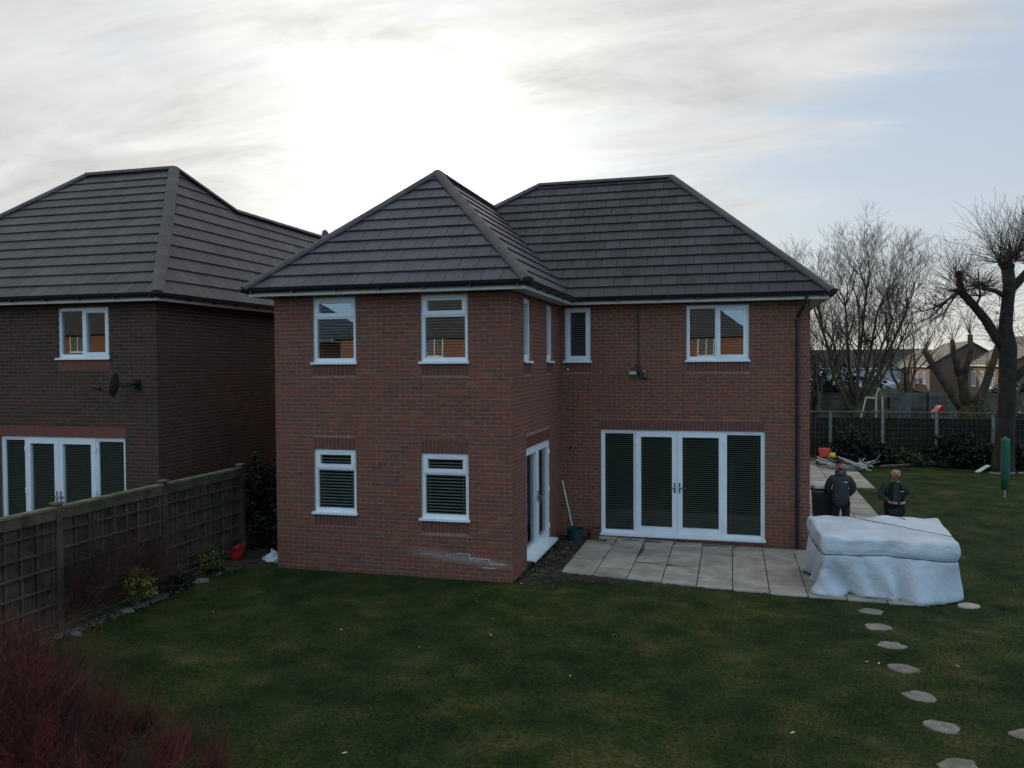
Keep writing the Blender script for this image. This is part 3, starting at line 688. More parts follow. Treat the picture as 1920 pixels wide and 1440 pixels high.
# ================================================================== MAIN HOUSE
X, Y, Z = Vector((1,0,0)), Vector((0,1,0)), Vector((0,0,1))
house = thing('brick_house', 'red brick two-storey house with charcoal tiled roof and projecting wing, behind the patio', 'house', (0, 4, 0))
WL, MY, MX = -4.525, 4.09, 5.15
HT = 5.045
wf_o = Vector((WL, 0, 0)); L1 = -WL
def wu(x): return x - WL
up_win = [(-3.745, -2.89, 3.80, 4.975), (-1.65, -.78, 3.80, 4.97)]
lo_win = [(-3.755, -2.91, 1.075, 2.225), (-1.665, -.785, 1.045, 2.195)]
ops = [(wu(a), wu(b), z0-.03, z1) for a, b, z0, z1 in up_win+lo_win]
sols = [(wu(a), wu(b), z0-.03-.215, z0-.03) for a, b, z0, z1 in up_win+lo_win] + [(wu(a), wu(b), z1, z1+.22) for a, b, z0, z1 in lo_win]
R = []
w1, r1 = wall(house, 'H', wf_o, X, -Y, L1, HT, ops, sols, name='wall'); R.append((w1, r1, 'brick_multi_red', 'brick_deep_red'))
# pale limed joints low on the wing wall, near the corner
mb = MB()
for (u0, u1, z) in [(-1.0, -.78, .455), (-.78, -.42, .38), (-.42, -.12, .305), (-.55, -.30, .23)]:
    mb.box((u0, -.003, z-.006), (u1, .004, z+.007))
for (u, z0, z1) in [(-.78, .38, .455), (-.42, .305, .38)]:
    mb.box((u-.006, -.003, z0), (u+.006, .004, z1))
mb.build('limed_joint', 'limed_joint', w1)
side_win = [(.86, 1.40), (2.74, 3.28)]; side_door = (1.0, 2.99, .16, 2.2)
ops = [(a, b, 3.77, 4.96) for a, b in side_win] + [(side_door[0], side_door[1], side_door[2]-.03, side_door[3])]
sols = [(a, b, 3.77-.215, 3.77) for a, b in side_win] + [(side_door[0], side_door[1], 2.2, 2.42)]
w2, r2 = wall(house, 'H', (0, 0, 0), Y, X, MY, HT, ops, sols, start=.1125, backstart=.281, name='wall'); R.append((w2, r2, 'brick_multi_red', 'brick_deep_red'))
fd = (.885, 4.28, .08, 2.32)
wA = (.105, .672, 3.80, 4.965); wB = (2.70, 3.962, 3.80, 4.945)
ops = [(fd[0], fd[1], fd[2]-.03, fd[3])] + [(a, b, z0-.03, z1) for a, b, z0, z1 in (wA, wB)]
sols = [(fd[0], fd[1], fd[3], fd[3]+.22)] + [(a, b, z0-.245, z0-.03) for a, b, z0, z1 in (wA, wB)]
w3, r3 = wall(house, 'H', (0, MY, 0), X, -Y, MX, HT, ops, sols, z0=-.225, name='wall'); R.append((w3, r3, 'brick_multi_red', 'brick_deep_red'))
flush_bricks('H', R)
# remaining outer walls (left side, right side, rear): brick faced as one piece
mb = MB(); mb.box((WL, .281, -.15), (WL+.25, 10.2, HT)); mb.box((MX-.25, MY+.101, -.2), (MX, 10.2, HT)); mb.box((WL+.251, 9.95, -.15), (MX-.251, 10.2, HT))
mb.build('wall', 'brick_far_red', house)
mb = MB(); mb.box((WL+.29, .29, -.12), (-.29, 9.9, -.02)); mb.box((-.285, MY+.29, -.12), (MX-.29, 9.9, -.02)); mb.build('ground_floor', 'room_floor', house)
mb = MB(); mb.box((WL+.29, .29, 2.55), (-.29, 9.9, 2.8)); mb.box((-.285, MY+.29, 2.55), (MX-.29, 9.9, 2.8)); mb.build('upper_floor', 'room_dark', house)
mb = MB(); mb.box((WL+.29, 3.6, -.02), (-.29, 3.7, 2.55)); mb.box((WL+.29, 3.3, 2.8), (-.29, 3.4, 5.0)); mb.box((-.28, 7.2, 0), (MX-.29, 7.3, 2.55)); mb.box((1.5, MY+.29, 2.8), (1.6, 7.2, 5.0)); mb.box((-.28, 7.2, 2.8), (MX-.29, 7.3, 5.0)); mb.build('partition', 'room_dark', house)
for i, (a, b, z0, z1) in enumerate(up_win): window(house, wf_o, X, -Y, wu(a), wu(b), z0, z1, 'top', glass='glass')
for i, (a, b, z0, z1) in enumerate(lo_win): window(house, wf_o, X, -Y, wu(a), wu(b), z0, z1, 'top', glass='glass_dark', pitch=.056)
for a, b in side_win: window(house, (0,0,0), Y, X, a, b, 3.80, 4.96, 'single', pitch=.04)
window(house, (0, MY, 0), X, -Y, *wA, 'single', glass='glass_dark', pitch=.045)
window(house, (0, MY, 0), X, -Y, *wB, 'pair')
french(house, (0, MY, 0), X, -Y, fd[0], fd[1], fd[2], fd[3], [(fd[0], 1.635, 'side'), (1.635, 2.505, 'leaf'), (2.505, 3.465, 'leaf'), (3.465, fd[1], 'side')])
french(house, (0,0,0), Y, X, side_door[0], side_door[1], side_door[2], side_door[3], [(side_door[0], 1.98, 'leaf'), (1.98, side_door[1], 'leaf')], blinds=False, proudsill=.16)
# roof
EZ = 5.125
roofb = MB()
E = {'wfl': (-4.90, -.37, EZ), 'wfr': (.375, -.37, EZ), 'apex': (-2.19, 2.40, 7.645), 'J': (-2.19, 6.442, 7.645), 'val': (.375, 3.72, EZ), 'mR': (2.19, 7.15, 8.30), 'mL': (-1.15, 7.15, 8.30), 'mr': (5.53, 3.72, EZ), 'br': (5.53, 10.58, EZ), 'bl': (-4.90, 10.58, EZ)}
planes_H = [([E['wfl'], E['wfr'], E['apex']], 0), ([E['wfr'], E['val'], E['J'], E['apex']], .1), ([E['val'], E['mr'], E['mR'], E['mL'], E['J']], .05, 'w'),
            ([E['mr'], E['br'], E['mR']], 0), ([E['bl'], E['wfl'], E['apex'], E['J'], E['mL']], 0), ([E['br'], E['bl'], E['mL'], E['mR']], 0)]
for q in planes_H: underlay(q[0], roofb)
roof = roofb.build('roof', 'underlay', house)
rest = MB()
rest2 = MB()
for q in planes_H: roof_plane(roof, 'H', q[0], 'tile_weathered' if len(q) > 2 else 'tile_charcoal', rest2 if len(q) > 2 else rest, q[1])
flush_tiles('H', roof); stuff(rest.build('tiling', 'tile_charcoal', roof, tone=True)); stuff(rest2.build('tiling', 'tile_weathered', roof, tone=True))
for a, b in (('wfl', 'apex'), ('wfr', 'apex'), ('apex', 'J'), ('mr', 'mR'), ('mL', 'mR'), ('J', 'mL'), ('br', 'mR'), ('bl', 'mL')): caps(roof, E[a], E[b], 'cap_grey' if a not in ('wfr',) else 'cap_grey')
# valley gutter
mb = MB(); va, vb = Vector(E['val']), Vector(E['J']); W_ = (vb-va).normalized(); side_ = W_.cross(Z).normalized(); nn = side_.cross(W_)
for s_ in (-1, 1): mb.obox(va, side_, nn, W_, (s_*.075-.012, -.01, 0), (s_*.075+.012, .05, (vb-va).length))
mb.obox(va, side_, nn, W_, (-.06, -.01, 0), (.06, .006, (vb-va).length)); mb.build('valley_gutter', 'black_plastic', roof)
eaves(house, [(-4.90, 10.58), (-4.90, -.37), (.375, -.37), (.375, 3.72), (5.53, 3.72), (5.53, 10.58)])
# downpipe with swan neck
mb = MB(); yo = MY-.05
mb.tube([(5.05, 3.735, 5.05), (5.05, 3.735, 4.97), (5.04, 3.80, 4.90), (4.93, 4.0, 4.72), (4.905, yo, 4.62), (4.905, yo, -.06)], .034, 10)
for z in (4.6, 2.6, .9): mb.box((4.86, yo-.03, z), (4.95, MY-.001, z+.04))
for z in (4.88, 4.62): mb.lathe((4.905 if z < 4.7 else 5.04, yo if z < 4.7 else 3.80, z-.03), [(.034, 0), (.041, 0), (.041, .06), (.034, .06)], 10)
mb.build('downpipe', 'black_plastic', house, smooth=False)
# air brick / vent dots and pipe stubs on the wall beside the french door
mb = MB(); mb.lathe((.22, MY-.0, 1.92), [(.001, .035), (.03, .03), (.032, .0)], 10, ax=(0,-1,0)); mb.build('vent_cap', 'black_plastic', house)
mb = MB(); mb.lathe((.72, MY-.0, 1.05), [(.001, .02), (.022, .018), (.024, .0)], 10, ax=(0,-1,0)); mb.build('vent_cap', 'black_plastic', house)
mb = MB(); mb.lathe((.17, MY-.0, 3.62), [(.001, .05), (.02, .045), (.024, .0)], 10, ax=(0,-1,0)); mb.build('pipe_stub', 'fascia_white', house)

# cable, floodlight, camera on the main wall
mb = MB(); mb.tube([(1.70, MY-.02, 5.04), (1.70, MY-.02, 3.66)], .011, 6); mb.tube([(1.70, MY-.02, 3.72), (1.72, MY-.02, 3.46), (1.78, MY-.02, 3.42)], .010, 6)
for z in (4.9, 4.5, 4.1, 3.8): mb.box((1.685, MY-.034, z), (1.715, MY-.001, z+.02))
tag(mb.build('power_cable', 'black_plastic'), 'thin black cable clipped down the brick wall from the eaves to the floodlight', 'cable')
fl = thing('floodlight', 'small black floodlight with pale lens on the upper brick wall', 'outdoor light', (1.66, MY, 3.53))
mb = MB(); mb.box((1.655, MY-.07, 3.55), (1.745, MY-.001, 3.69)); mb.build('junction_box', 'black_plastic', fl)
mb = MB(); mb.box((1.50, MY-.15, 3.495), (1.70, MY-.10, 3.585)); mb.beam((1.66, MY-.11, 3.54), (1.69, MY-.03, 3.60), .03); mb.build('lamp_body', 'black_plastic', fl)
mb = MB(); mb.box((1.515, MY-.156, 3.507), (1.665, MY-.151, 3.573)); mb.build('lens', 'lamp_glass', fl)
cm = thing('security_camera', 'dark wall-mounted security camera just right of the floodlight', 'camera', (1.84, MY, 3.48))
mb = MB(); mb.box((1.79, MY-.05, 3.42), (1.89, MY-.001, 3.50)); mb.build('bracket', 'black_plastic', cm)
mb = MB(); mb.tube([(1.845, MY-.09, 3.44), (1.845, MY-.09, 3.60)], [.040, .044], 12); mb.build('camera_body', 'pole_green', cm)
mb = MB(); mb.lathe((1.835, MY-.128, 3.58), [(.018, 0), (.016, .010), (.001, .014)], 10, ax=(0,-1,0)); mb.build('lens', 'print_white', cm)

# ================================================================== LEFT HOUSE
LH = thing('brick_house', 'dark brown brick neighbour house with weathered tiled roof at the left edge', 'house', (-9, 4, 0))
lx, ly = -7.156, .106
lo_ = Vector((-15.0, ly, 0)); 
def lu(x): return x + 15.0
lw = (-9.50, -8.262, 3.925, 4.93); ld = (-11.0, -7.93, .10, 2.335); lw2 = (-13.6, -12.4, 3.925, 4.93)
ops = [(lu(lw[0]), lu(lw[1]), lw[2]-.03, lw[3]), (lu(lw2[0]), lu(lw2[1]), lw2[2]-.03, lw2[3]), (lu(ld[0]), lu(ld[1]), ld[2]-.03, ld[3])]
sols = [(lu(lw[0]), lu(lw[1]), lw[2]-.25, lw[2]-.03), (lu(ld[0]), lu(ld[1]), ld[3], ld[3]+.22)]
R = []
w4, r4 = wall(LH, 'L', lo_, X, -Y, lx+15.0, HT, ops, sols, bmat='brick_dark_brown', smat='brick_terracotta', mortar='mortar_dark'); R.append((w4, r4, 'brick_dark_brown', 'brick_terracotta'))
w5, r5 = wall(LH, 'L', (lx, ly, 0), Y, X, 9.7, HT, (), (), bmat='brick_dark_brown', smat='brick_terracotta', mortar='mortar_dark', start=.1125, backstart=.281); R.append((w5, r5, 'brick_dark_brown', 'brick_terracotta'))
flush_bricks('L', R)
mb = MB(); mb.box((-15.0, ly+.281, -.1), (-14.75, 9.8, HT)); mb.box((-14.74, 9.55, -.1), (lx-.285, 9.8, HT)); mb.build('wall', 'brick_far_red', LH)
mb = MB(); mb.box((-14.7, ly+.29, -.1), (lx-.29, 9.5, -.02)); mb.box((-14.7, ly+.29, 2.55), (lx-.29, 9.5, 2.8)); mb.box((-14.7, 3.5, 0), (lx-.29, 3.6, 2.55)); mb.box((-14.7, 3.0, 2.8), (lx-.29, 3.1, 5)); mb.build('partition', 'room_dark', LH)
window(LH, lo_, X, -Y, lu(lw[0]), lu(lw[1]), lw[2], lw[3], 'pair', blinds=False)
window(LH, lo_, X, -Y, lu(lw2[0]), lu(lw2[1]), lw2[2], lw2[3], 'pair', blinds=False)
french(LH, lo_, X, -Y, lu(ld[0]), lu(ld[1]), ld[2], ld[3], [(lu(-11.0), lu(-10.37), 'side'), (lu(-10.37), lu(-9.56), 'leaf'), (lu(-9.56), lu(-8.66), 'leaf'), (lu(-8.66), lu(ld[1]), 'side')], pitch=.032)
G = {'fl': (-15.3, -.27, EZ), 'fr': (-6.82, -.27, EZ), 'aR': (-9.18, 3.37, 8.42), 'aL': (-11.65, 3.37, 8.42), 'v': (-8.636, 5.0, 7.66), 'e': (-8.636, 9.7, 7.66), 'br': (-6.82, 9.7, EZ), 'bl': (-15.3, 7.0, EZ), 'mid': (-6.82, 5.0, EZ), 'brl': (-11, 9.7, EZ)}
planes_L = [([G['fl'], G['fr'], G['aR'], G['aL']], 0), ([G['fr'], G['mid'], G['v'], G['aR']], 0), ([G['mid'], G['br'], G['e'], G['v']], 0), ([G['bl'], G['fl'], G['aL']], 0), ([G['brl'], G['bl'], G['aL'], G['aR'], G['v'], G['e']], 0)]
roofb = MB()
for pl, _ in planes_L[:4]: underlay(pl, roofb)
roofb.add([Vector(G['aL']), Vector(G['aR']), Vector(G['v']), Vector(G['bl']), Vector((-10.7, 5.4, EZ)), Vector((-10.7, 9.7, EZ)), Vector(G['e']), Vector(G['br'])], [(0,1,2), (0,2,4,3), (2,6,5,4), (6,7,5)])
roofL = roofb.build('roof', 'underlay', LH)
rest = MB()
for pl, off in planes_L[:4]: roof_plane(roofL, 'L', pl, 'tile_brown_grey', rest, off)
flush_tiles('L', roofL); stuff(rest.build('tiling', 'tile_brown_grey', roofL, tone=True))
for a, b in (('fr', 'aR'), ('fl', 'aL'), ('aL', 'aR'), ('v', 'aR'), ('v', 'e')): caps(roofL, G[a], G[b], r=.125)
mb = MB(); mb.beam((-8.636, 9.7, 7.62), (-8.636, 9.85, 7.9), .12, .2); mb.build('end_tile', 'cap_grey', roofL)
eaves(LH, [(-15.3, -.27), (-6.82, -.27), (-6.82, 9.7)], soffit_in=.34)
# satellite dish
dish = thing('satellite_dish', 'dark round satellite dish on an arm on the neighbour house wall', 'satellite dish', (-7.62, ly, 3.38))
mb = MB(); ax = Vector((-.93, -.34, .14)).normalized(); c0 = Vector((-7.80, -.30, 3.40))
mb.lathe(c0 - ax*.05, [(.001, 0), (.10, .008), (.17, .026), (.23, .050), (.235, .053), (.23, .057), (.16, .034), (.09, .014), (.001, .008)], 24, ax=ax); mb.build('reflector', 'dish_grey', dish, smooth=True)
mb = MB(); mb.tube([c0 - ax*.06, c0 - ax*.16, (-7.60, -.12, 3.40), (-7.60, .09, 3.40)], .02, 8); mb.box((-7.66, .075, 3.30), (-7.54, ly-.001, 3.50)); mb.build('mounting_arm', 'black_plastic', dish)
mb = MB(); mb.tube([c0 - ax*.04 + Vector((0,0,-.25)), c0 + ax*.30 + Vector((0,0,-.12))], .010, 6); mb.build('feed_arm', 'black_plastic', dish)
mb = MB(); mb.tube([c0 + ax*.26 + Vector((0,0,-.10)), c0 + ax*.40 + Vector((0,0,-.10))], [.035, .028], 10); mb.tube([c0 + ax*.27 + Vector((0,0,-.10)), c0 + ax*.275 + Vector((0,0,-.10))], .037, 10); mb.build('receiver', 'black_plastic', dish)

# ================================================================== placing helpers
def ray(px, py): return Fv + R2*((px-960)/F_PX) - U2*((py-720)/F_PX)
def atz(px, py, z=0.0): d = ray(px, py); return CAMP + d*((z-CAMP.z)/d.z)
def aty(px, py, y): d = ray(px, py); return CAMP + d*((y-CAMP.y)/d.y)

# ================================================================== patio, path, stepping stones
def slab_mesh(w, d, h, r):
    mb = MB(); e = .006
    lo = [(0,0), (w,0), (w,d), (0,d)]; hi = [(e,e), (w-e,e), (w-e,d-e), (e,d-e)]
    vs = [(x+r.uniform(-.003,.003), y+r.uniform(-.003,.003), 0) for x, y in lo] + [(x, y, h-.006) for x, y in lo] + [(x, y, h+r.uniform(-.001,.001)) for x, y in hi]
    mb.add(vs, [(3,2,1,0)] + [(i, (i+1)%4, (i+1)%4+4, i+4) for i in range(4)] + [(i+4, (i+1)%4+4, (i+1)%4+8, i+8) for i in range(4)] + [(8,9,10,11)])
    return mb
r = random.Random(11)
def patio_z(x, y): return gz(x, y) + .028
def bumpy(name, poly, z, amp, material, step=.09, seed=1, zf=None):
    rr = random.Random(seed); xs = [p[0] for p in poly]; ys = [p[1] for p in poly]; mb = MB(); idx = {}
    def inside(x, y):
        c = False
        for i in range(len(poly)):
            (x1, y1), (x2, y2) = poly[i], poly[i-1]
            if (y1 > y) != (y2 > y) and x < (x2-x1)*(y-y1)/(y2-y1)+x1: c = not c
        return c
    nx = int((max(xs)-min(xs))/step)+2; ny = int((max(ys)-min(ys))/step)+2; H = {}
    def vid(i, j):
        if (i, j) not in idx:
            x = min(xs)+i*step; y = min(ys)+j*step; edge = not (inside(x-step, y) and inside(x+step, y) and inside(x, y-step) and inside(x, y+step))
            idx[(i, j)] = len(mb.v); mb.v.append((x+rr.uniform(-.3,.3)*step, y+rr.uniform(-.3,.3)*step, (zf(x, y) if zf else 0) + (z-.03 if edge else z+rr.uniform(0, amp)))); mb.t.append(.5)
        return idx[(i, j)]
    for j in range(ny):
        for i in range(nx):
            if inside(min(xs)+(i+.5)*step, min(ys)+(j+.5)*step): mb.f.append((vid(i, j), vid(i+1, j), vid(i+1, j+1), vid(i, j+1)))
    return mb.build(name, material)
pat = bumpy('patio', [(.60,.86),(7.35,.40),(7.35,4.0),(7.35,12.5),(7.95,12.6),(8.05,19.4),(5.2,19.4),(5.2,4.07),(.60,4.07)], .004, .006, 'soil', .3, 4, gz); pat['kind'] = 'structure'
SLABM = [slab_mesh(.582, .566, .045, r).mesh('paving_slab', 'paving') for _ in range(6)]
slabs = []
for i in range(10):
    x = .655 + i*.597; y0 = .90 - .066*(x-.65); y = y0 + (0.0 if i % 2 else .0); j = 0
    while y < 3.95:
        dd = .586 if y + .586 < 4.0 else None
        if dd is None: break
        o = bpy.data.objects.new('paving_slab', r.choice(SLABM)); o.matrix_basis = Matrix.Translation((x, y, patio_z(x, y)-.045+r.uniform(-.003,.003))) @ Matrix.Rotation(r.uniform(-.006,.006), 4, 'Z') @ Matrix.Rotation(r.uniform(-.004,.004), 4, 'X')
        link(o, pat); y += .6; j += 1
    if y < 3.98:
        dd = 4.06-y; m_ = slab_mesh(.586, dd, .045, r); o = m_.build('paving_slab', 'paving', pat); o.matrix_basis = Matrix.Translation((x, y, patio_z(x, y)-.045))
y = 4.10; row = 0
while y < 19.2:
    xs_ = [5.24+.6*k for k in range(4)] if y < 4.6 else [5.24+.6*k for k in range(3 if y < 12.5 else 4)]
    for x in xs_:
        o = bpy.data.objects.new('paving_slab', r.choice(SLABM)); sh = (.10 if row % 2 else 0)
        o.matrix_basis = Matrix.Translation((x+.07+.035*(y-4)/3, y, -.112+r.uniform(-.003,.003))) @ Matrix.Rotation(r.uniform(-.008,.008), 4, 'Z'); link(o, pat)
    y += .6; row += 1
# damp dirt lying in two patio joints and along the wall
def patch(name, pts, z, material, zf=None, n=1, kind=None):
    mb = MB(); mb.add([(x, y, (z if zf is None else zf(x, y)+z)) for x, y in pts], [tuple(range(len(pts)))]); o = mb.build(name, material); return o
def blob(cx, cy, a, b, rot, r, n=22, j=.25):
    out = []
    for k in range(n):
        t = 2*pi*k/n; q = 1 + r.uniform(-j, j); x, y = a*cos(t)*q, b*sin(t)*q; out.append((cx+x*cos(rot)-y*sin(rot), cy+x*sin(rot)+y*cos(rot)))
    return out
mb = MB()
for cx, cy, a, b, rot in [(1.84, 3.2, .07, .62, .05), (1.80, 2.55, .06, .3, .05), (2.55, 1.98, .28, .045, -.05), (2.15, 2.02, .3, .025, 0), (1.05, 3.62, .25, .10, 0), (2.0, 3.85, .5, .08, 0), (3.3, 3.92, .5, .05, 0)]:
    pts = blob(cx, cy, a, b, rot, r); mb.add([(x, y, patio_z(x, y)+.010) for x, y in pts], [tuple(range(len(pts)))])
o = mb.build('dirt', 'paving_wet', pat); stuff(o)

def irregular_slab(name, c, a, b, rot, z, h, material, r, n=11, j=.12):
    mb = MB(); lo = blob(0, 0, a, b, 0, r, n, j); zt = z + h
    vs = [(x, y, -.04) for x, y in lo] + [(x, y, h-.012) for x, y in lo] + [(x*.93, y*.93, h+r.uniform(-.003,.003)) for x, y in lo] + [(0,0,h+.002)]
    fs = [tuple(range(n))[::-1]] + [(i, (i+1)%n, (i+1)%n+n, i+n) for i in range(n)] + [(i+n, (i+1)%n+n, (i+1)%n+2*n, i+2*n) for i in range(n)] + [(i+2*n, (i+1)%n+2*n, 3*n) for i in range(n)]
    mb.add(vs, fs); o = mb.build(name, material, smooth=False); o.location = (c[0], c[1], z); o.rotation_euler = (0,0,rot); return o
st = [(5.695, .06, 'stepping stone closest to the covered table, half sunk in the lawn'), (5.675, -.70, 'second stepping stone out from the covered table'), (5.707, -1.497, 'third stepping stone out from the covered table, small and rounded'),
      (5.687, -2.358, 'fourth stepping stone out from the covered table, in the lawn'), (5.717, -3.229, 'fifth stepping stone out from the covered table, slightly tilted'), (5.746, -4.045, 'large pale sixth stepping stone out from the covered table'),
      (5.718, -4.90, 'last grey stepping stone of the row, cut by the bottom edge'), (6.62, -4.05, 'grey flat stone beside the stepping stone row, at the right edge')]
STONES = []
for i, (x, y, lb) in enumerate(st):
    a, b = (.18, .145) if i < 7 else (.24, .15)
    o = irregular_slab('stepping_stone', (x, y), a*r.uniform(.93, 1.1), b*r.uniform(.9, 1.12), r.uniform(-.3, .3), -.10, .016, 'stone', r, 13, .2)
    tag(o, lb, 'stepping stone', 'stepping stones in the lawn'); STONES.append((x, y, .27))
o = irregular_slab('flat_stone', (7.20, .70), .16, .13, .3, -.10, .03, 'paving', r); tag(o, 'pale brown flat stone lying at the corner of the table cover', 'stone')

# soil strip between wing door and patio, and the bed along the left fence
o = bumpy('soil_strip', [(0.02,-.05), (.35,-.12), (.8,.42), (2.4,.58), (4.0,.56), (4.6,.60), (4.6,.66), (.72,.92), (.70,4.05), (.0,4.05)], .012, .022, 'soil', .05, 5, gz); o['kind'] = 'structure'
bedpoly = [(-5.66,-9), (-5.1,-9), (-5.2,-7.2), (-5.3,-5.6), (-5.32,-4), (-5.28,-2.4), (-5.2,-1), (-5.0,.1), (-4.55,.5), (-4.53,4.0), (-5.66,4.0)]
o = bumpy('soil_bed', bedpoly, .015, .045, 'soil', .09, 6); o['kind'] = 'structure'
def rock(c, s, r, material='stone'):
    mb = MB(); n = 7; pts = []
    for lv, (rad, z) in enumerate([(.75, 0), (1.0, .35), (.8, .8), (.35, 1.0)]):
        for k in range(n):
            t = 2*pi*k/n + lv*.3; q = rad*r.uniform(.82, 1.15); pts.append((s[0]*q*cos(t), s[1]*q*sin(t), s[2]*z*r.uniform(.9, 1.1)))
    fs = [(l*n+k, l*n+(k+1)%n, (l+1)*n+(k+1)%n, (l+1)*n+k) for l in range(3) for k in range(n)] + [tuple(3*n+k for k in range(n)), tuple(range(n))[::-1]]
    mb.add(pts, fs); o = mb.build('edging_stone', material); o.location = c; o.rotation_euler = (0, 0, r.uniform(0, 3)); return o
mb = MB()
for i in range(1500):
    y = r.uniform(-6.4, .3); x = -5.36 + .06*sin(y*1.7) + r.gauss(0, .055); w = 1 if sin(y*2.6+1) > -.5 else .25
    if r.random() > w or x < -5.62: continue
    a = r.uniform(.010, .026); c = Vector((x, y, .02+a*.4)); t = r.uniform(0, 3)
    mb.add([c+Vector((a*cos(t+k*1.57), a*sin(t+k*1.57), -a*.6)) for k in range(4)] + [c+Vector((a*.6*cos(t+.4+k*1.57), a*.6*sin(t+.4+k*1.57), a*.4)) for k in range(4)], BOXF)
stuff(tag(mb.build('gravel', 'gravel_grey'), 'dull grey gravel strip edging the lawn along the fence foot', 'gravel'))
for i, (y, dx, lb) in enumerate([(-4.05, .04, 'largest grey stone at the fence foot, just behind the red-stemmed shrub'), (-3.0, 0, 'flat grey stone in the gravel strip below the rusty shrub'), (-1.25, .03, 'grey edging stone left of the rounded green shrub'), (-.7, -.02, 'small grey edging stone under the rounded green shrub')]):
    o = rock((-5.30+dx, y, -.01), (r.uniform(.10,.17), r.uniform(.06,.1), r.uniform(.05,.08)), r); tag(o, lb, 'stone')

# ================================================================== fences
def fence_left():
    ys = [-8.44, -6.17, -3.90, -1.64, .64]; xf = -5.70
    f = thing('timber_fence', 'weathered green-grey timber fence with lattice panels and square posts, left of the lawn', 'fence', (xf, -3.9, 0))
    r = random.Random(21)
    for i, y in enumerate(ys):
        mb = MB(); lean = r.uniform(-.012, .012)
        mb.beam((xf, y, -.1), (xf+lean, y, 1.80), .105, .105, up=(1,0,0)); p = mb.build('post', 'timber_fence', f)
        mb = MB(); mb.add([(xf+lean-.07,y-.07,1.80),(xf+lean+.07,y-.07,1.80),(xf+lean+.07,y+.07,1.80),(xf+lean-.07,y+.07,1.80),(xf+lean-.07,y-.07,1.825),(xf+lean+.07,y-.07,1.825),(xf+lean+.07,y+.07,1.825),(xf+lean-.07,y+.07,1.825)], BOXF); mb.build('post_cap', 'timber_top', p)
    for i in range(len(ys)-1):
        a, b = ys[i]+.055, ys[i+1]-.055; n = 13; w = (b-a)/n
        for k in range(n):      # close boards at the back
            mb = MB(); dx = .012 if k % 2 else 0
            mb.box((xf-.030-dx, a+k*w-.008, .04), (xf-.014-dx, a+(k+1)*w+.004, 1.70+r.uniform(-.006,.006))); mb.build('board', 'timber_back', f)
        n = 8
        for k in range(n+1):    # upright battens
            y = a + .03 + (b-a-.06)*k/n; mb = MB(); mb.box((xf-.012, y-.019, .06), (xf+.010, y+.019, 1.62)); mb.build('batten', 'timber_fence', f)
        for z in (.12, .38, .64, .90, 1.16, 1.42):
            mb = MB(); sag = r.uniform(-.012, .012); mb.beam((xf+.022, a, z), (xf+.022, b, z+sag), .022, .046, up=(1,0,0)) ; mb.v = mb.v; mb.build('rail', 'timber_fence', f)
        mb = MB(); mb.beam((xf+.030, a, 1.655), (xf+.030, b, 1.655), .15, .034, up=(1,0,0)); mb.build('top_board', 'timber_fence', f)
        mb = MB(); mb.beam((xf+.004, a, 1.75), (xf+.004, b, 1.75), .035, .12, up=(1,0,0)); mb.build('capping_rail', 'timber_top', f)
fence_left()
def fence_back():
    yf = 20.0; xs = [1.73, 3.58, 5.43, 7.28, 9.13, 10.98, 12.86, 14.72, 16.58, 18.44, 20.3]
    f = thing('trellis_fence', 'trellis-topped timber fence with pale concrete posts across the far end of the garden', 'fence', (11, yf, -.1))
    r = random.Random(22)
    for x in xs:
        mb = MB(); h = 1.80 if x < 7 else (1.83 if x < 12 else 1.72)
        mb.add([(x-.055,yf-.06,-.2),(x+.055,yf-.06,-.2),(x+.055,yf+.05,-.2),(x-.055,yf+.05,-.2),(x-.048,yf-.052,h),(x+.048,yf-.052,h),(x+.048,yf+.045,h),(x-.048,yf+.045,h)], BOXF); mb.build('post', 'concrete_post', f)
    for i in range(len(xs)-1):
        a, b = xs[i]+.055, xs[i+1]-.055
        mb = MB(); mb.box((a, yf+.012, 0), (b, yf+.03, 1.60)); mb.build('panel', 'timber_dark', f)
        for k in range(12):
            x = a+.02+(b-a-.04)*k/11; mb = MB(); mb.box((x-.012, yf-.012, .02), (x+.012, yf+.004, 1.80)); mb.build('batten', 'timber_back', f)
        for k in range(10):
            z = .06 + 1.72*k/9; mb = MB(); mb.box((a, yf-.026, z-.012), (b, yf-.013, z+.012)); mb.build('lattice_slat', 'timber_back', f)
        mb = MB(); mb.box((a-.02, yf-.04, 1.80), (b+.02, yf+.04, 1.84)); mb.build('capping_rail', 'timber_top', f)
        mb = MB(); mb.box((a, yf-.05, -.15), (b, yf-.015, .04)); mb.build('gravel_board', 'concrete_post', f)
fence_back()
def fence_far():
    y = 33.0; f = thing('board_fence', 'silver-grey horizontal board fence in the garden beyond the trellis', 'fence', (14, y, 0)); r = random.Random(23)
    a, b = 6.0, 19.0
    for i in range(7):
        xa = a + i*(b-a)/7; xb = xa + (b-a)/7
        for k in range(14):
            z = .05 + k*.145; mb = MB(); mb.box((xa+.01, y-.02+(.012 if k % 2 else 0), z), (xb-.01, y+(.012 if k % 2 else 0), z+.150+r.uniform(-.008,.004))); mb.build('board', 'timber_grey', f)
        mb = MB(); mb.box((xa-.04, y-.06, 0), (xa+.04, y-.022, 2.14)); mb.build('post', 'timber_dark', f)
fence_far()

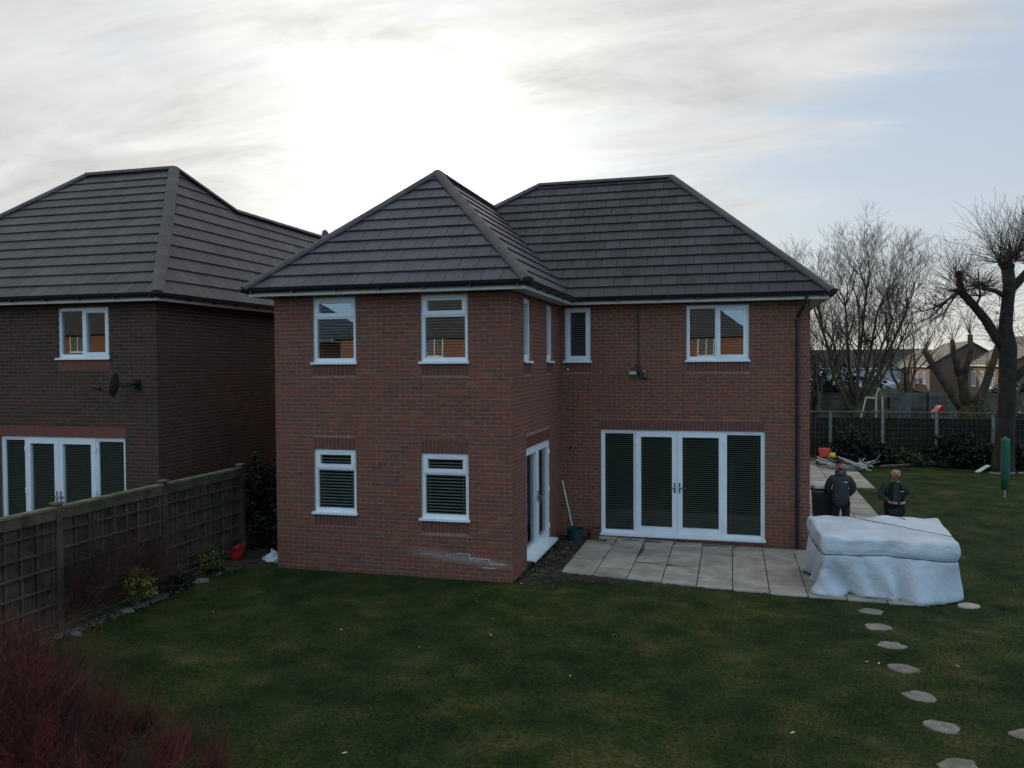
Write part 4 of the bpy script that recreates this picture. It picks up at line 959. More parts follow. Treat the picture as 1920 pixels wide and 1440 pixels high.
# ================================================================== covered garden table
def covered_table():
    C = [Vector((5.04, .80, 0)), Vector((7.06, .66, 0)), Vector((7.22, 2.80, 0)), Vector((4.98, 2.66, 0))]
    root = thing('covered_table', 'garden table under a tied pale grey-blue tarpaulin, on the patio beside the lawn', 'covered table', (6.1, 1.7, -.1))
    pts = []; R_ = .09
    for i in range(4):
        p, c, n = C[i-1], C[i], C[(i+1)%4]; d1 = (p-c).normalized(); d2 = (n-c).normalized(); a = c + d1*R_; b = c + d2*R_
        for k in range(7):
            t = k/6; pts.append((a*(1-t)**2 + c*(2*t*(1-t)) + b*t*t))
    # resample
    loop = []; n = len(pts)
    for i in range(n):
        a, b = pts[i], pts[(i+1)%n]; m_ = max(1, int((b-a).length/.032))
        for k in range(m_): loop.append(a + (b-a)*k/m_)
    n = len(loop); cen = sum(loop, Vector())/n
    nor = []
    for i in range(n):
        t = (loop[(i+1)%n]-loop[i-1]).normalized(); nor.append(Vector((t.y, -t.x, 0)))
    acc = [0.0]
    for i in range(1, n): acc.append(acc[-1] + (loop[i]-loop[i-1]).length)
    r = random.Random(5); ph = [r.uniform(0, 6.28) for _ in range(12)]
    corner = [min((loop[i]-c).length for c in C) for i in range(n)]
    def fold(s, k):      # smooth pseudo-noise along the hem
        return sin(s*2.3+ph[0]+k*.4)*.5 + sin(s*4.9+ph[1]-k*.8)*.30 + sin(s*9.7+ph[2]+k*1.6)*.16 + sin(s*17+ph[3]+k*2.5)*.07
    rings = []; H = [(.90, -.30, 0), (.905, -.12, 0), (.902, -.03, 0), (.893, -.002, 0), (.85, .002, .35), (.78, .004, .7), (.70, .004, .9), (.64, 0, .8), (.605, -.016, .2), (.585, -.006, .4), (.55, .004, .5), (.48, .010, .9), (.40, .015, 1.3), (.31, .02, 1.7), (.22, .024, 2.1), (.13, .03, 2.5), (.05, .035, 2.8), (-.02, .04, 3.0), (-.085, .045, 3.2)]
    for hi, (z, off, am) in enumerate(H):
        ring = []
        for i in range(n):
            s = acc[i]; cr = math.exp(-(corner[i]/.25)**2)
            lean = s + (.605-z)*1.1*math.tanh(fold(s*.6, 0)*2) if z < .6 else s + (.9-z)*.5
            o_ = off + am*(.050*fold(lean, z*.5) + .036*(abs(math.sin(lean*2.6+ph[6]+z*.9))**.7-.75) + .020*(abs(math.sin(lean*6.1+ph[7]-z*1.2))**.8-.5)) + (-cr*.02*(.6-z)/.6 if z < .6 else 0) + (cr*.03*sin((z-.60)/.27*pi) if .62 < z < .86 else 0)
            if .6 < z < .88: o_ += .004*sin(s*23+ph[5]) * (1 if z < .8 else .4)
            zz = z + (.030*fold(s*1.1, 3) if .56 < z < .8 else (.016*fold(s*1.1, 3) if z < .88 else 0))
            if z < .03: zz = max(z, -.1 + .075*max(0, fold(s*1.7, 5)+.1))
            p = loop[i] + nor[i]*o_
            if hi <= 1: p = cen + (loop[i]-cen)*(.86 if hi == 0 else .95) ; 
            zt = zz + (0.022*sin(p.x*3.1)*sin(p.y*2.3+1) + .014*sin(p.x*7+p.y*5) + .012*sin(p.x*13-p.y*4)) if hi < 5 else zz
            if z < .6 and p.x > 6.5 and p.y < 1.5: p = Vector((p.x, p.y + (p.x-6.5)*.55*(.6-z)/.7, p.z))
            # the top sags slightly to the front
            if z > .8: zt -= .028*max(0, (1.2-p.y))
            ring.append(Vector((p.x, p.y, zt)))
        rings.append(ring)
    mb = MB()
    # top interior rings
    inner = []
    for k in range(1, 12):
        f = .86*(1-k/12.); rg = []
        for i in range(n):
            p = cen + (loop[i]-cen)*f; zt = .90 + .022*sin(p.x*3.1)*sin(p.y*2.3+1) + .012*sin(p.x*7+p.y*5)*f - .028*max(0, (1.2-p.y)) - .02*(1-f)*sin(p.x*1.7)
            rg.append(Vector((p.x, p.y, zt)))
        inner.append(rg)
    allr = inner[::-1] + rings; c0 = len(mb.v); mb.v.append((cen.x, cen.y, .9)); mb.t.append(.5)
    for rg in allr:
        for p in rg: mb.v.append(tuple(p)); mb.t.append(.5)
    for i in range(n): mb.f.append((0, 1+i, 1+(i+1)%n))
    for k in range(len(allr)-1):
        for i in range(n): a = 1+k*n+i; b = 1+k*n+(i+1)%n; mb.f.append((a, a+n, b+n, b))
    o = mb.build('tarpaulin', 'tarp', root, smooth=True)
    sm = o.modifiers.new('thickness', 'SOLIDIFY'); sm.thickness = .004
    # table inside
    mb = MB(); mb.box((5.2,.95,.80), (6.95,2.6,.86))
    for x, y in ((5.28,1.05), (6.85,1.0), (6.9,2.5), (5.25,2.5)): mb.box((x-.04,y-.04,-.1), (x+.04,y+.04,.80))
    mb.build('table_frame', 'timber_dark', root)
    # cords
    k = 8; cord = [rings[k][i] + nor[i]*.010 for i in range(n)]; mb = MB(); mb.tube(cord+[cord[0]], .006, 5, cap=False); mb.build('cord', 'rope', root)
    def topz(x, y): return .925 - .028*max(0, 1.2-y)
    mb = MB(); A = Vector((5.55, 2.68, .93)); B = Vector((7.14, .95, .88)); pl = [A + (B-A)*t/14 for t in range(15)]; pl = [Vector((p.x+.02*sin(i*1.1), p.y, topz(p.x, p.y)-.004)) for i, p in enumerate(pl)]
    pl.append(Vector((7.20, .90, .80))); pl.append(Vector((7.22, .88, .62))); mb.tube(pl, .0055, 5); mb.build('cord', 'rope', root)
    mb = MB(); mb.tube([(5.02, .92, .60), (4.93, 1.6, .74), (4.90, 2.3, .86), (4.97, 2.5, .915)], .006, 5); mb.tube([(6.55, 2.60, .925), (6.55, 2.5, .94), (6.62, 2.42, .925)], .006, 5); mb.build('cord', 'rope', root)
covered_table()

# ================================================================== people
def skin_mesh(name, verts, edges, radii, material, parent, sub=2, root=0, smooth=True):
    me = bpy.data.meshes.new(name); me.from_pydata([tuple(v) for v in verts], edges, []); o = bpy.data.objects.new(name, me); COL.objects.link(o)
    md = o.modifiers.new('skin', 'SKIN'); md.use_smooth_shade = True; md.branch_smoothing = .6
    lay = me.skin_vertices[0].data if me.skin_vertices else None
    if lay is None:
        with bpy.context.temp_override(object=o): pass
    for i, rr in enumerate(radii):
        lay[i].radius = rr if hasattr(rr, '__len__') else (rr, rr)
        lay[i].use_root = (i == root)
    s = o.modifiers.new('subsurf', 'SUBSURF'); s.levels = sub; s.render_levels = sub
    me.materials.append(MATS[material]); attach(o, parent); return o
def ensure_skin(me):
    pass
def person(loc, rot, label, pose, head_tilt, mats, h=1.78, hair=True, vest=False):
    root = thing('person', label, 'person', loc); M = Matrix.Translation(loc) @ Matrix.Rotation(rot, 4, 'Z') @ Matrix.Scale(h/1.78, 4)
    T = lambda p: M @ Vector(p)
    ht = head_tilt
    V = []; E = []; Rr = []
    def chain(start, items):
        prev = start
        for p, rad in items:
            V.append(T(p)); Rr.append(rad); i = len(V)-1
            if prev is not None: E.append((prev, i))
            prev = i
        return prev
    pel = chain(None, [((0,0,.96), (.135,.10))]); sp = chain(pel, [((0,.005,1.14), (.13,.095)), ((0,.0,1.36), (.155,.105))])
    nk = chain(sp, [((0,.01,1.49), .06), ((0,-.01-.3*ht,1.545), .052)])
    hd = chain(nk, [((0,-.025-.6*ht,1.60-.05*ht), (.076,.084)), ((0,-.02-.75*ht,1.675-.10*ht), (.094,.108)), ((0,0-.6*ht,1.755-.10*ht), (.072,.084))])
    chain(hd-1, [((0,-.134-.75*ht,1.665-.16*ht), .014)])      # nose
    for s in (-1, 1): chain(hd-1, [((s*.102,-.01-.75*ht,1.668-.1*ht), .014)])   # ears
    el, wr, hand, curl = pose
    for s in (-1, 1):
        a = chain(sp, [((s*.165,.005,1.435), .062), ((s*el[0],el[1],el[2]), .042), ((s*wr[0],wr[1],wr[2]), .027)])
        palm = Vector((s*hand[0], hand[1], hand[2])); w_ = Vector((s*wr[0], wr[1], wr[2])); d = (palm-w_).normalized(); side = d.cross(Vector((0,0,1))).normalized(); up = side.cross(d)
        pm = chain(a, [(tuple(palm), (.036,.018))])
        for fi, fl in enumerate((.070, .080, .076, .060)):
            off = side*((fi-1.5)*.019); b = palm + off + d*.022
            chain(pm, [(tuple(b), .0095), (tuple(b+d*fl*.45-up*curl*.2), .009), (tuple(b+d*fl*.75-up*curl*.7), .008), (tuple(b+d*fl*.85-up*curl*1.3), .007)])
        th = palm - side*s*.034
        chain(pm, [(tuple(th), .011), (tuple(th+d*.03-side*s*.010-up*.01), .010), (tuple(th+d*.055-up*.02), .008)])
    for s in (-1, 1):
        chain(pel, [((s*.095,0,.88), (.088,.088)), ((s*.11,-.01,.50), .056), ((s*.12,.02,.10), .040), ((s*.13,-.07,.05), (.042,.03)), ((s*.135,-.14,.035), (.036,.024))])
    body = skin_mesh('body', V, E, Rr, 'skin', root)
    def cloth(name, chains, material, sub=2):
        V2 = []; E2 = []; R3 = []
        nm = {}
        for ch in chains:
            prev = None
            for p, rad in ch:
                key = tuple(round(c, 4) for c in p)
                if key not in nm: nm[key] = len(V2); V2.append(T(p)); R3.append(rad)
                i = nm[key]
                if prev is not None: E2.append((prev, i))
                prev = i
        return skin_mesh(name, V2, E2, R3, material, root, sub)
    slv = lambda s, k=1: [((0,0,1.36), (.200,.140)), ((s*.178,.005,1.415), .092*k), ((s*el[0],el[1],el[2]), .076*k), ((s*(wr[0]*.93+el[0]*.07),wr[1]*.93+el[1]*.07,wr[2]*.93+el[2]*.07), .044*k)]
    hoodie = [[((0,0,.80), (.200,.150)), ((0,0,.92), (.204,.152)), ((0,.005,1.15), (.198,.142)), ((0,0,1.36), (.200,.140)), ((0,.01,1.475), (.115,.095))], slv(-1), slv(1)]
    cloth('jacket', hoodie, mats['top'])
    if vest:
        cloth('vest', [[((0,.01,.82), (.214,.160)), ((0,.01,1.0), (.216,.162)), ((0,.012,1.15), (.210,.154)), ((0,.008,1.36), (.206,.150)), ((0,.01,1.44), (.155,.130)), ((0,.012,1.485), (.085,.08))]], 'cloth_black')
        mb = MB(); P0 = [T(p) for p in ((-.050,-.140,1.45), (.050,-.140,1.45), (.075,-.176,1.02), (-.075,-.176,1.02))]; Q = [p + Vector((0,.02,0)) for p in P0]; mb.add(P0+Q, [(0,3,2,1)] + [(4,5,6,7)] + [(i,(i+1)%4,(i+1)%4+4,i+4) for i in range(4)]); mb.build('shirt_front', mats['top'], root)
        mb = MB(); 
        for x in (.085, .125): mb.obox(T((x,-.166,1.30)), X, Y, Z, (-.014,-.004,-.006), (.014,.004,.006))
        mb.build('badge', 'print_white', root)
    else:
        # hood lying round the neck, pocket, chest print
        mb = MB(); hp = [T((.085*cos(t), .02+.085*sin(t), 1.50+.025*sin(t))) for t in [2*pi*k/14 for k in range(15)]]; mb.tube(hp, [.034+.012*max(0, sin(2*pi*k/14)) for k in range(15)], 8, cap=False); mb.build('hood', mats['top'], root, smooth=True)
        mb = MB(); mb.obox(T((.085,-.152,1.335)), X, Y, Z, (-.034,-.004,-.008), (.034,.004,.008)); mb.build('chest_print', 'print_white', root)
        mb = MB(); mb.obox(T((0,-.158,1.03)), X, Y, Z, (-.11,-.010,-.07), (.11,.012,.07)); mb.build('pocket', mats['top'], root)
    leg = lambda s: [((0,0,.93), (.150,.118)), ((s*.095,0,.84), (.104,.104)), ((s*.11,-.01,.50), .078), ((s*.12,.02,.12), .064)]
    cloth('trousers', [leg(-1), leg(1)], mats['legs'])
    for s in (-1, 1): cloth('boot', [[((s*.12,.025,.13), .052), ((s*.12,.01,.06), (.050,.05)), ((s*.13,-.08,.045), (.048,.040)), ((s*.137,-.15,.035), (.040,.03))]], 'boot', 1)
    hc = T((0,-.01-.7*ht,1.69-.1*ht))
    if hair:
        mb = MB(); n = 14
        rows = []
        for j in range(7):
            ph_ = pi*.5*j/6
            for k in range(n):
                t = 2*pi*k/n; front = max(0, -sin(t)); zlow = .0 + .055*front
                zz = sin(ph_)*.118; rad = cos(ph_)
                mb.v.append(tuple(hc + Vector((.103*rad*cos(t), .010+.118*rad*sin(t)*1.0, max(zz, zlow) + (-.045 if (sin(t) > .2 and j == 0) else 0))) * (h/1.78))); mb.t.append(.5)
        for j in range(6):
            for k in range(n): mb.f.append((j*n+k, j*n+(k+1)%n, (j+1)*n+(k+1)%n, (j+1)*n+k))
        mb.build('hair', 'hair_dark', root, smooth=True)
        mb = MB(); fc = T((0,-.112,1.600)); mb.obox(fc, X, Y, Z, (-.040,-.006,-.022), (.040,.02,.010)); mb.build('beard', 'hair_dark', root)
    for s in (-1, 1):
        e = T((s*.032,-.120-.75*ht,1.685-.15*ht)); mb = MB(); mb.lathe(e, [(.001,0),(.010,.002),(.012,.006)], 8, ax=(0,1,0)); mb.build('eye', 'hair_dark', root)
    mt = T((0,-.118-.75*ht,1.625-.15*ht)); mb = MB(); mb.obox(mt, X, Y, Z, (-.022,-.002,-.003), (.022,.004,.003)); mb.build('mouth', 'terracotta', root)
    return root, T
p1 = aty(1576, 960, 4.75); p2 = aty(1677, 966, 4.35)
person((p1.x, 4.75, -.06), radians(-4), 'dark-haired man in a slate blue hooded top standing behind the covered table', ((.265, .07, 1.17), (.15, .155, .99), (.08, .175, .96), .02), .0, {'top': 'cloth_slate', 'legs': 'trouser_dark'}, h=1.76)
root2, T2 = person((p2.x, 4.35, -.10), radians(3), 'bald man in a black gilet looking down at a handset behind the covered table', ((.275, .02, 1.17), (.125, -.225, 1.07), (.085, -.285, 1.085), .03), .075, {'top': 'cloth_green', 'legs': 'trouser_dark'}, h=1.73, hair=False, vest=True)
rc = thing('handset', 'small dark remote handset held in both hands by the bald man', 'handset', tuple(T2((0,-.31,1.07))))
mb = MB(); c = T2((0,-.315,1.075)); mb.obox(c, X, Y, Z, (-.075,-.04,-.014), (.075,.04,.014)); mb.build('casing', 'black_plastic', rc)
mb = MB()
for s in (-1, 1): mb.tube([c+Vector((s*.035,0,.014)), c+Vector((s*.035,0,.032))], .006, 6)
mb.build('control_stick', 'handle_steel', rc)

# ================================================================== things by the house
wb = thing('wheeled_bin', 'black wheeled bin beside the man in slate blue, behind the table cover', 'bin', (5.52, 5.15, -.1))
mb = MB(); a = Vector((5.30, 4.9, -.1)); 
mb.add([(5.36,4.98,.02),(5.72,4.98,.02),(5.74,5.36,.02),(5.34,5.36,.02),(5.31,4.92,.98),(5.78,4.92,.98),(5.80,5.42,.98),(5.29,5.42,.98)], BOXF); mb.build('bin_body', 'black_plastic', wb)
mb = MB(); mb.add([(5.28,4.88,.98),(5.81,4.88,.98),(5.82,5.46,.98),(5.27,5.46,.98),(5.30,4.92,1.03),(5.79,4.92,1.03),(5.79,5.42,1.06),(5.30,5.42,1.06)], BOXF); mb.build('lid', 'black_plastic', wb)
for x in (5.37, 5.70): mb = MB(); mb.lathe((x, 5.42, 0), [(.001,-.025),(.095,-.025),(.10,0),(.095,.025),(.001,.025)], 14, ax=(1,0,0)); mb.build('wheel', 'black_plastic', wb)
mb = MB(); mb.obox(Vector((5.44,5.06,1.065)), X, Y, Z, (-.12,-.15,0), (.20,.15,.05)); o = mb.build('paper_pad', 'paper'); o.rotation_euler = (0,0,0); tag(o, 'cream pad of paper lying on the black bin', 'paper')
# corner items
g0 = atz(1078, 1012, -.06)
tb = thing('plastic_tub', 'dark teal plastic tub in the corner between wing and main wall', 'tub', (.42, 3.45, -.03))
mb = MB(); mb.lathe((.42, 3.50, -.03), [(.001,0),(.13,0),(.165,.30),(.178,.30),(.178,.285),(.168,.285),(.135,.012),(.001,.012)], 20); mb.build('tub_body', 'teal_plastic', tb, smooth=False)
mb = MB(); mb.tube([(.25,3.50,.27), (.27,3.47,.42), (.42,3.45,.47), (.57,3.47,.42), (.59,3.50,.27)], .006, 6); mb.build('bail_handle', 'teal_plastic', tb)
sp = thing('garden_spade', 'spade with long cream wooden handle leaning in the corner by the wing door', 'spade', (.40, 3.6, 0))
mb = MB(); mb.tube([(.34,3.60,.30), (.08,3.86,1.22)], .015, 8); mb.build('shaft', 'cream_wood', sp)
mb = MB(); mb.obox(Vector((.345,3.59,.30)), X, Y, Z, (-.09,-.004,-.30), (.09,.004,.0)); mb.build('blade', 'teal_plastic', sp)
pt = thing('flower_pot', 'dull brown terracotta pot by the french door sill, next to the teal tub', 'flower pot', (.80, 3.72, -.05))
mb = MB(); mb.lathe((.78, 3.72, -.05), [(.001,0),(.10,0),(.135,.24),(.15,.24),(.15,.30),(.135,.30),(.13,.25),(.001,.24)], 20); mb.build('pot_body', 'terracotta', pt)
mb = MB(); mb.lathe((.78, 3.72, .19), [(.13,0),(.06,.012),(.001,.02)], 14); mb.build('soil', 'soil', pt)
# leaf litter and clods in the corner
mb = MB(); rr = random.Random(8)
for _ in range(420):
    x, y = rr.uniform(.05, .66), rr.uniform(.3, 3.95); z = gz(x, y)+.035; a = rr.uniform(0, 6.28); s = rr.uniform(.012, .04); t = rr.uniform(-.5, .5)
    u = Vector((cos(a), sin(a), t))*s; v = Vector((-sin(a), cos(a), rr.uniform(-.4,.4)))*s*.6; p = Vector((x, y, z)); mb.add([p-u-v, p+u-v, p+u+v, p-u+v], [(0,1,2,3)])
stuff(tag(mb.build('leaf_litter', 'bark_brown'), 'brown leaf litter on the bare soil by the wing door', 'leaf litter'))
# red sack and white bag, left of the wing
g = atz(443, 1052, 0)
rb = thing('red_trug', 'red flexible plastic trug beside the yellow-green shrub at the fence end', 'trug', (g.x, g.y, 0))
mb = MB(); mb.lathe((g.x, g.y, .01), [(.001,0),(.12,0),(.15,.12),(.185,.27),(.195,.275),(.18,.262),(.14,.12),(.112,.015),(.001,.015)], 20); mb.v = [(x, y, z + .04*(x-g.x)/.18 + .015*sin((x+y)*31)*z*3) for x, y, z in mb.v]; mb.build('trug_body', 'red_plastic', rb, smooth=True)
for s in (-1, 1): mb = MB(); mb.tube([(g.x+s*.18, g.y-.05, .26+s*.04), (g.x+s*.20, g.y-.03, .34+s*.04), (g.x+s*.20, g.y+.03, .34+s*.04), (g.x+s*.18, g.y+.05, .26+s*.04)], .012, 6); mb.build('handle', 'red_plastic', rb)
g = atz(503, 1056, 0); mb = MB(); rr = random.Random(31); n = 14
for j in range(8):
    ph_ = j/7
    for k in range(n):
        t = 2*pi*k/n; q = (1-ph_**2.2)**.5 if ph_ < 1 else .02; q = max(q, .03)*rr.uniform(.78, 1.15); mb.v.append((g.x + .19*q*cos(t), g.y+.10 + .12*q*sin(t), .01 + .20*ph_*rr.uniform(.8, 1.1) + .06*cos(t)*ph_)); mb.t.append(.5)
for j in range(7):
    for k in range(n): mb.f.append((j*n+k, j*n+(k+1)%n, (j+1)*n+(k+1)%n, (j+1)*n+k))
tag(mb.build('plastic_bag', 'bag_plastic'), 'crumpled white plastic bag on the ground against the left corner of the wing', 'bag')

# ================================================================== vegetation tools
def leaves(name, clumps, material, parent=None, seed=1, size=(.03, .06), flat=.4):
    """clumps: (centre, radii, count): leaf faces scattered through the volume, denser outside"""
    g_ = np.random.default_rng(seed); Vs = []
    for c, rad, n in clumps:
        d = g_.normal(size=(n, 3)); d /= np.linalg.norm(d, axis=1)[:, None]; q = g_.random(n)**.45
        lump = 1 + .28*np.sin(d[:, 0]*5+seed)*np.cos(d[:, 1]*4+seed*2) + .18*np.sin(d[:, 2]*9+d[:, 0]*7)
        p = np.array(c) + d*np.array(rad)*(q*lump)[:, None]
        a = g_.normal(size=(n, 3)); a /= np.linalg.norm(a, axis=1)[:, None]; b = np.cross(a, g_.normal(size=(n, 3))); b /= np.linalg.norm(b, axis=1)[:, None]
        s = g_.uniform(*size, n)[:, None]; a *= s; b *= s*.5
        Vs.append(np.stack([p-a, p+b, p+a, p-b], 1).reshape(-1, 3))
    V = np.concatenate(Vs); n = len(V)//4
    me = bpy.data.meshes.new(name); me.vertices.add(len(V)); me.vertices.foreach_set('co', V.astype(np.float32).ravel())
    me.loops.add(4*n); me.loops.foreach_set('vertex_index', np.arange(4*n, dtype=np.int32)); me.polygons.add(n); me.polygons.foreach_set('loop_start', np.arange(0, 4*n, 4, dtype=np.int32)); me.polygons.foreach_set('loop_total', np.full(n, 4, dtype=np.int32))
    me.update(calc_edges=True); me.materials.append(MATS[material]); o = bpy.data.objects.new(name, me); COL.objects.link(o)
    if parent: attach(o, parent)
    return o
def shoots(mb, base, n, length, r0, spread, rnd, up=.6, seg=5, droop=0.0, jitter=.12, dirs=None, branch=.0, rmin=.003):
    for _ in range(n):
        L_ = length*rnd.uniform(.55, 1.1)
        if dirs: d = Vector(rnd.choice(dirs)); d = (d + Vector((rnd.gauss(0,spread), rnd.gauss(0,spread), rnd.gauss(0,spread)))).normalized()
        else: d = Vector((rnd.gauss(0,spread), rnd.gauss(0,spread), up)).normalized()
        p = Vector(base) if not isinstance(base, list) else Vector(rnd.choice(base)); pts = [p.copy()]; rad = [r0]
        for k in range(seg):
            d = (d + Vector((rnd.gauss(0,jitter), rnd.gauss(0,jitter), rnd.gauss(0,jitter*.6) + .10*up - droop))).normalized()
            p = p + d*L_/seg; pts.append(p.copy()); rad.append(max(rmin, r0*(1-(k+1)/seg*.85)))
            if branch and rnd.random() < branch and k < seg-1:
                q = p.copy(); dd = (d + Vector((rnd.gauss(0,.5), rnd.gauss(0,.5), rnd.gauss(0,.3)))).normalized(); bp = [q.copy()]; br = [rad[-1]*.7]; l2 = L_*rnd.uniform(.25, .5)
                for j in range(3):
                    dd = (dd + Vector((rnd.gauss(0,jitter), rnd.gauss(0,jitter), .08*up))).normalized(); q = q + dd*l2/3; bp.append(q.copy()); br.append(max(rmin, rad[-1]*.6*(1-j/3)))
                mb.tube(bp, br, 3, cap=False)
        mb.tube(pts, rad, 3 if r0 < .02 else 5, cap=False)
def limb(mb, p, d, r, L_, depth, rnd, tw, kids=(2, 3), spread=.5, grav=.12, shrink=.66, seg=4, minr=.010):
    """recursive branching; thick wood in mb, last orders in tw"""
    pts = [p.copy()]; rad = [r]; q = p.copy(); dd = d.copy()
    for k in range(seg):
        dd = (dd + Vector((rnd.gauss(0,.13), rnd.gauss(0,.13), rnd.gauss(0,.08)+grav*.25))).normalized(); q = q + dd*L_/seg; pts.append(q.copy()); rad.append(r*(1-.42*(k+1)/seg))
    (mb if r > .035 else tw).tube(pts, rad, 7 if r > .08 else (5 if r > .03 else 3), cap=False)
    if depth == 0: return
    for i in range(rnd.randint(*kids)):
        nd = (dd + Vector((rnd.gauss(0,spread), rnd.gauss(0,spread), rnd.gauss(0,spread*.5)+grav))).normalized()
        limb(mb, q if i == 0 or rnd.random() < .5 else pts[-2], nd, max(minr, rad[-1]*rnd.uniform(.6, .95)), L_*shrink*rnd.uniform(.8, 1.2), depth-1, rnd, tw, kids, spread, grav, shrink, seg, minr)
    if r > .02 and depth > 1:
        for j in (1, 2, 3):
            if rnd.random() < .7:
                nd = (dd + Vector((rnd.gauss(0,.8), rnd.gauss(0,.8), rnd.gauss(0,.3)+grav))).normalized(); limb(mb, pts[j], nd, max(minr, rad[j]*.35), L_*.55, min(depth-1, 2), rnd, tw, kids, spread, grav, shrink, 3, minr)

# multi-stemmed bare tree beyond the fences
def tree_vase():
    rnd = random.Random(4); b = aty(1604, 742, 31.0); t = thing('bare_tree', 'tall bare winter tree with many spreading stems behind the grey board fence', 'tree', (b.x, 31.0, 0))
    mb = MB(); tw = MB(); base = Vector((b.x, 31.0, 0))
    targets = [(1540, 605), (1585, 575), (1562, 640), (1612, 600), (1645, 585), (1672, 600), (1700, 580), (1665, 645), (1625, 545), (1525, 575), (1690, 640)]
    mb.tube([base, base+Vector((.03,0,.9)), base+Vector((0,0,1.6))], [.34, .27, .24], 9, cap=False)
    for tx, ty in targets:
        e = aty(tx, ty, 31.0 + rnd.uniform(-1.6, 1.6)); s = base + Vector((rnd.uniform(-.12,.12), rnd.uniform(-.1,.1), rnd.uniform(.9, 1.6))); d = (e-s); L_ = d.length; mid = s + d*.5 + Vector((0,0,-.35)) + Vector((rnd.uniform(-.2,.2), 0, 0))
        pts = [s, s+(mid-s)*.5+Vector((0,0,-.05)), mid, mid+(e-mid)*.5, e]; mb.tube(pts, [.115, .09, .075, .06, .045], 7, cap=False)
        for k in (2, 3, 4):
            for _ in range(2 if k < 4 else 4):
                nd = (d.normalized()*.7 + Vector((rnd.gauss(0,.5), rnd.gauss(0,.4), .35))).normalized(); limb(mb, pts[k], nd, .034 if k < 4 else .040, 1.15, 5, rnd, tw, (2, 3), .42, .16, .76, 3, .0050)
    mb.build('trunk', 'bark_brown', t, smooth=True); tw.build('crown', 'twig', t)
    # ivy on the fork
    leaves('ivy', [(aty(1628, 640, 30.8), (.35,.4,.5), 500)], 'leaf_dark', t, 9)
tree_vase()
def tree_bg(name, px, py_base, y, hpx, label, seed, n=3, L0=2.0, mat_='bark_brown', depth=5):
    rnd = random.Random(seed); b = aty(px, py_base, y); t = thing(name, label, 'tree', (b.x, y, 0)); mb = MB(); tw = MB(); base = Vector((b.x, y, 0)); top = aty(px, hpx, y).z
    mb.tube([base, base+Vector((.05,0,1.0)), base+Vector((.02,.03,1.8))], [.2, .16, .14], 8, cap=False)
    for i in range(n):
        a = 2*pi*i/n; d = Vector((cos(a)*.45, sin(a)*.45, .9)).normalized(); limb(mb, base+Vector((0,0,1.6)), d, .10, (top-1.6)*.33, depth, rnd, tw, (2,3), .38, .22, .74, 4, .0065)
    mb.build('trunk', mat_, t, smooth=True); tw.build('crown', 'twig', t)
tree_bg('bare_tree', 1532, 742, 29, 600, 'slender bare tree close behind the right corner of the main house', 12, 4, depth=5)
tree_bg('bare_tree', 1700, 720, 36, 540, 'bare open-crowned tree just right of the many-stemmed tree, before the bungalows', 13, 4, depth=5)
tree_bg('bare_tree', 1553, 742, 37, 560, 'thin twiggy bare tree standing left of the many-stemmed tree', 17, 4, depth=5)

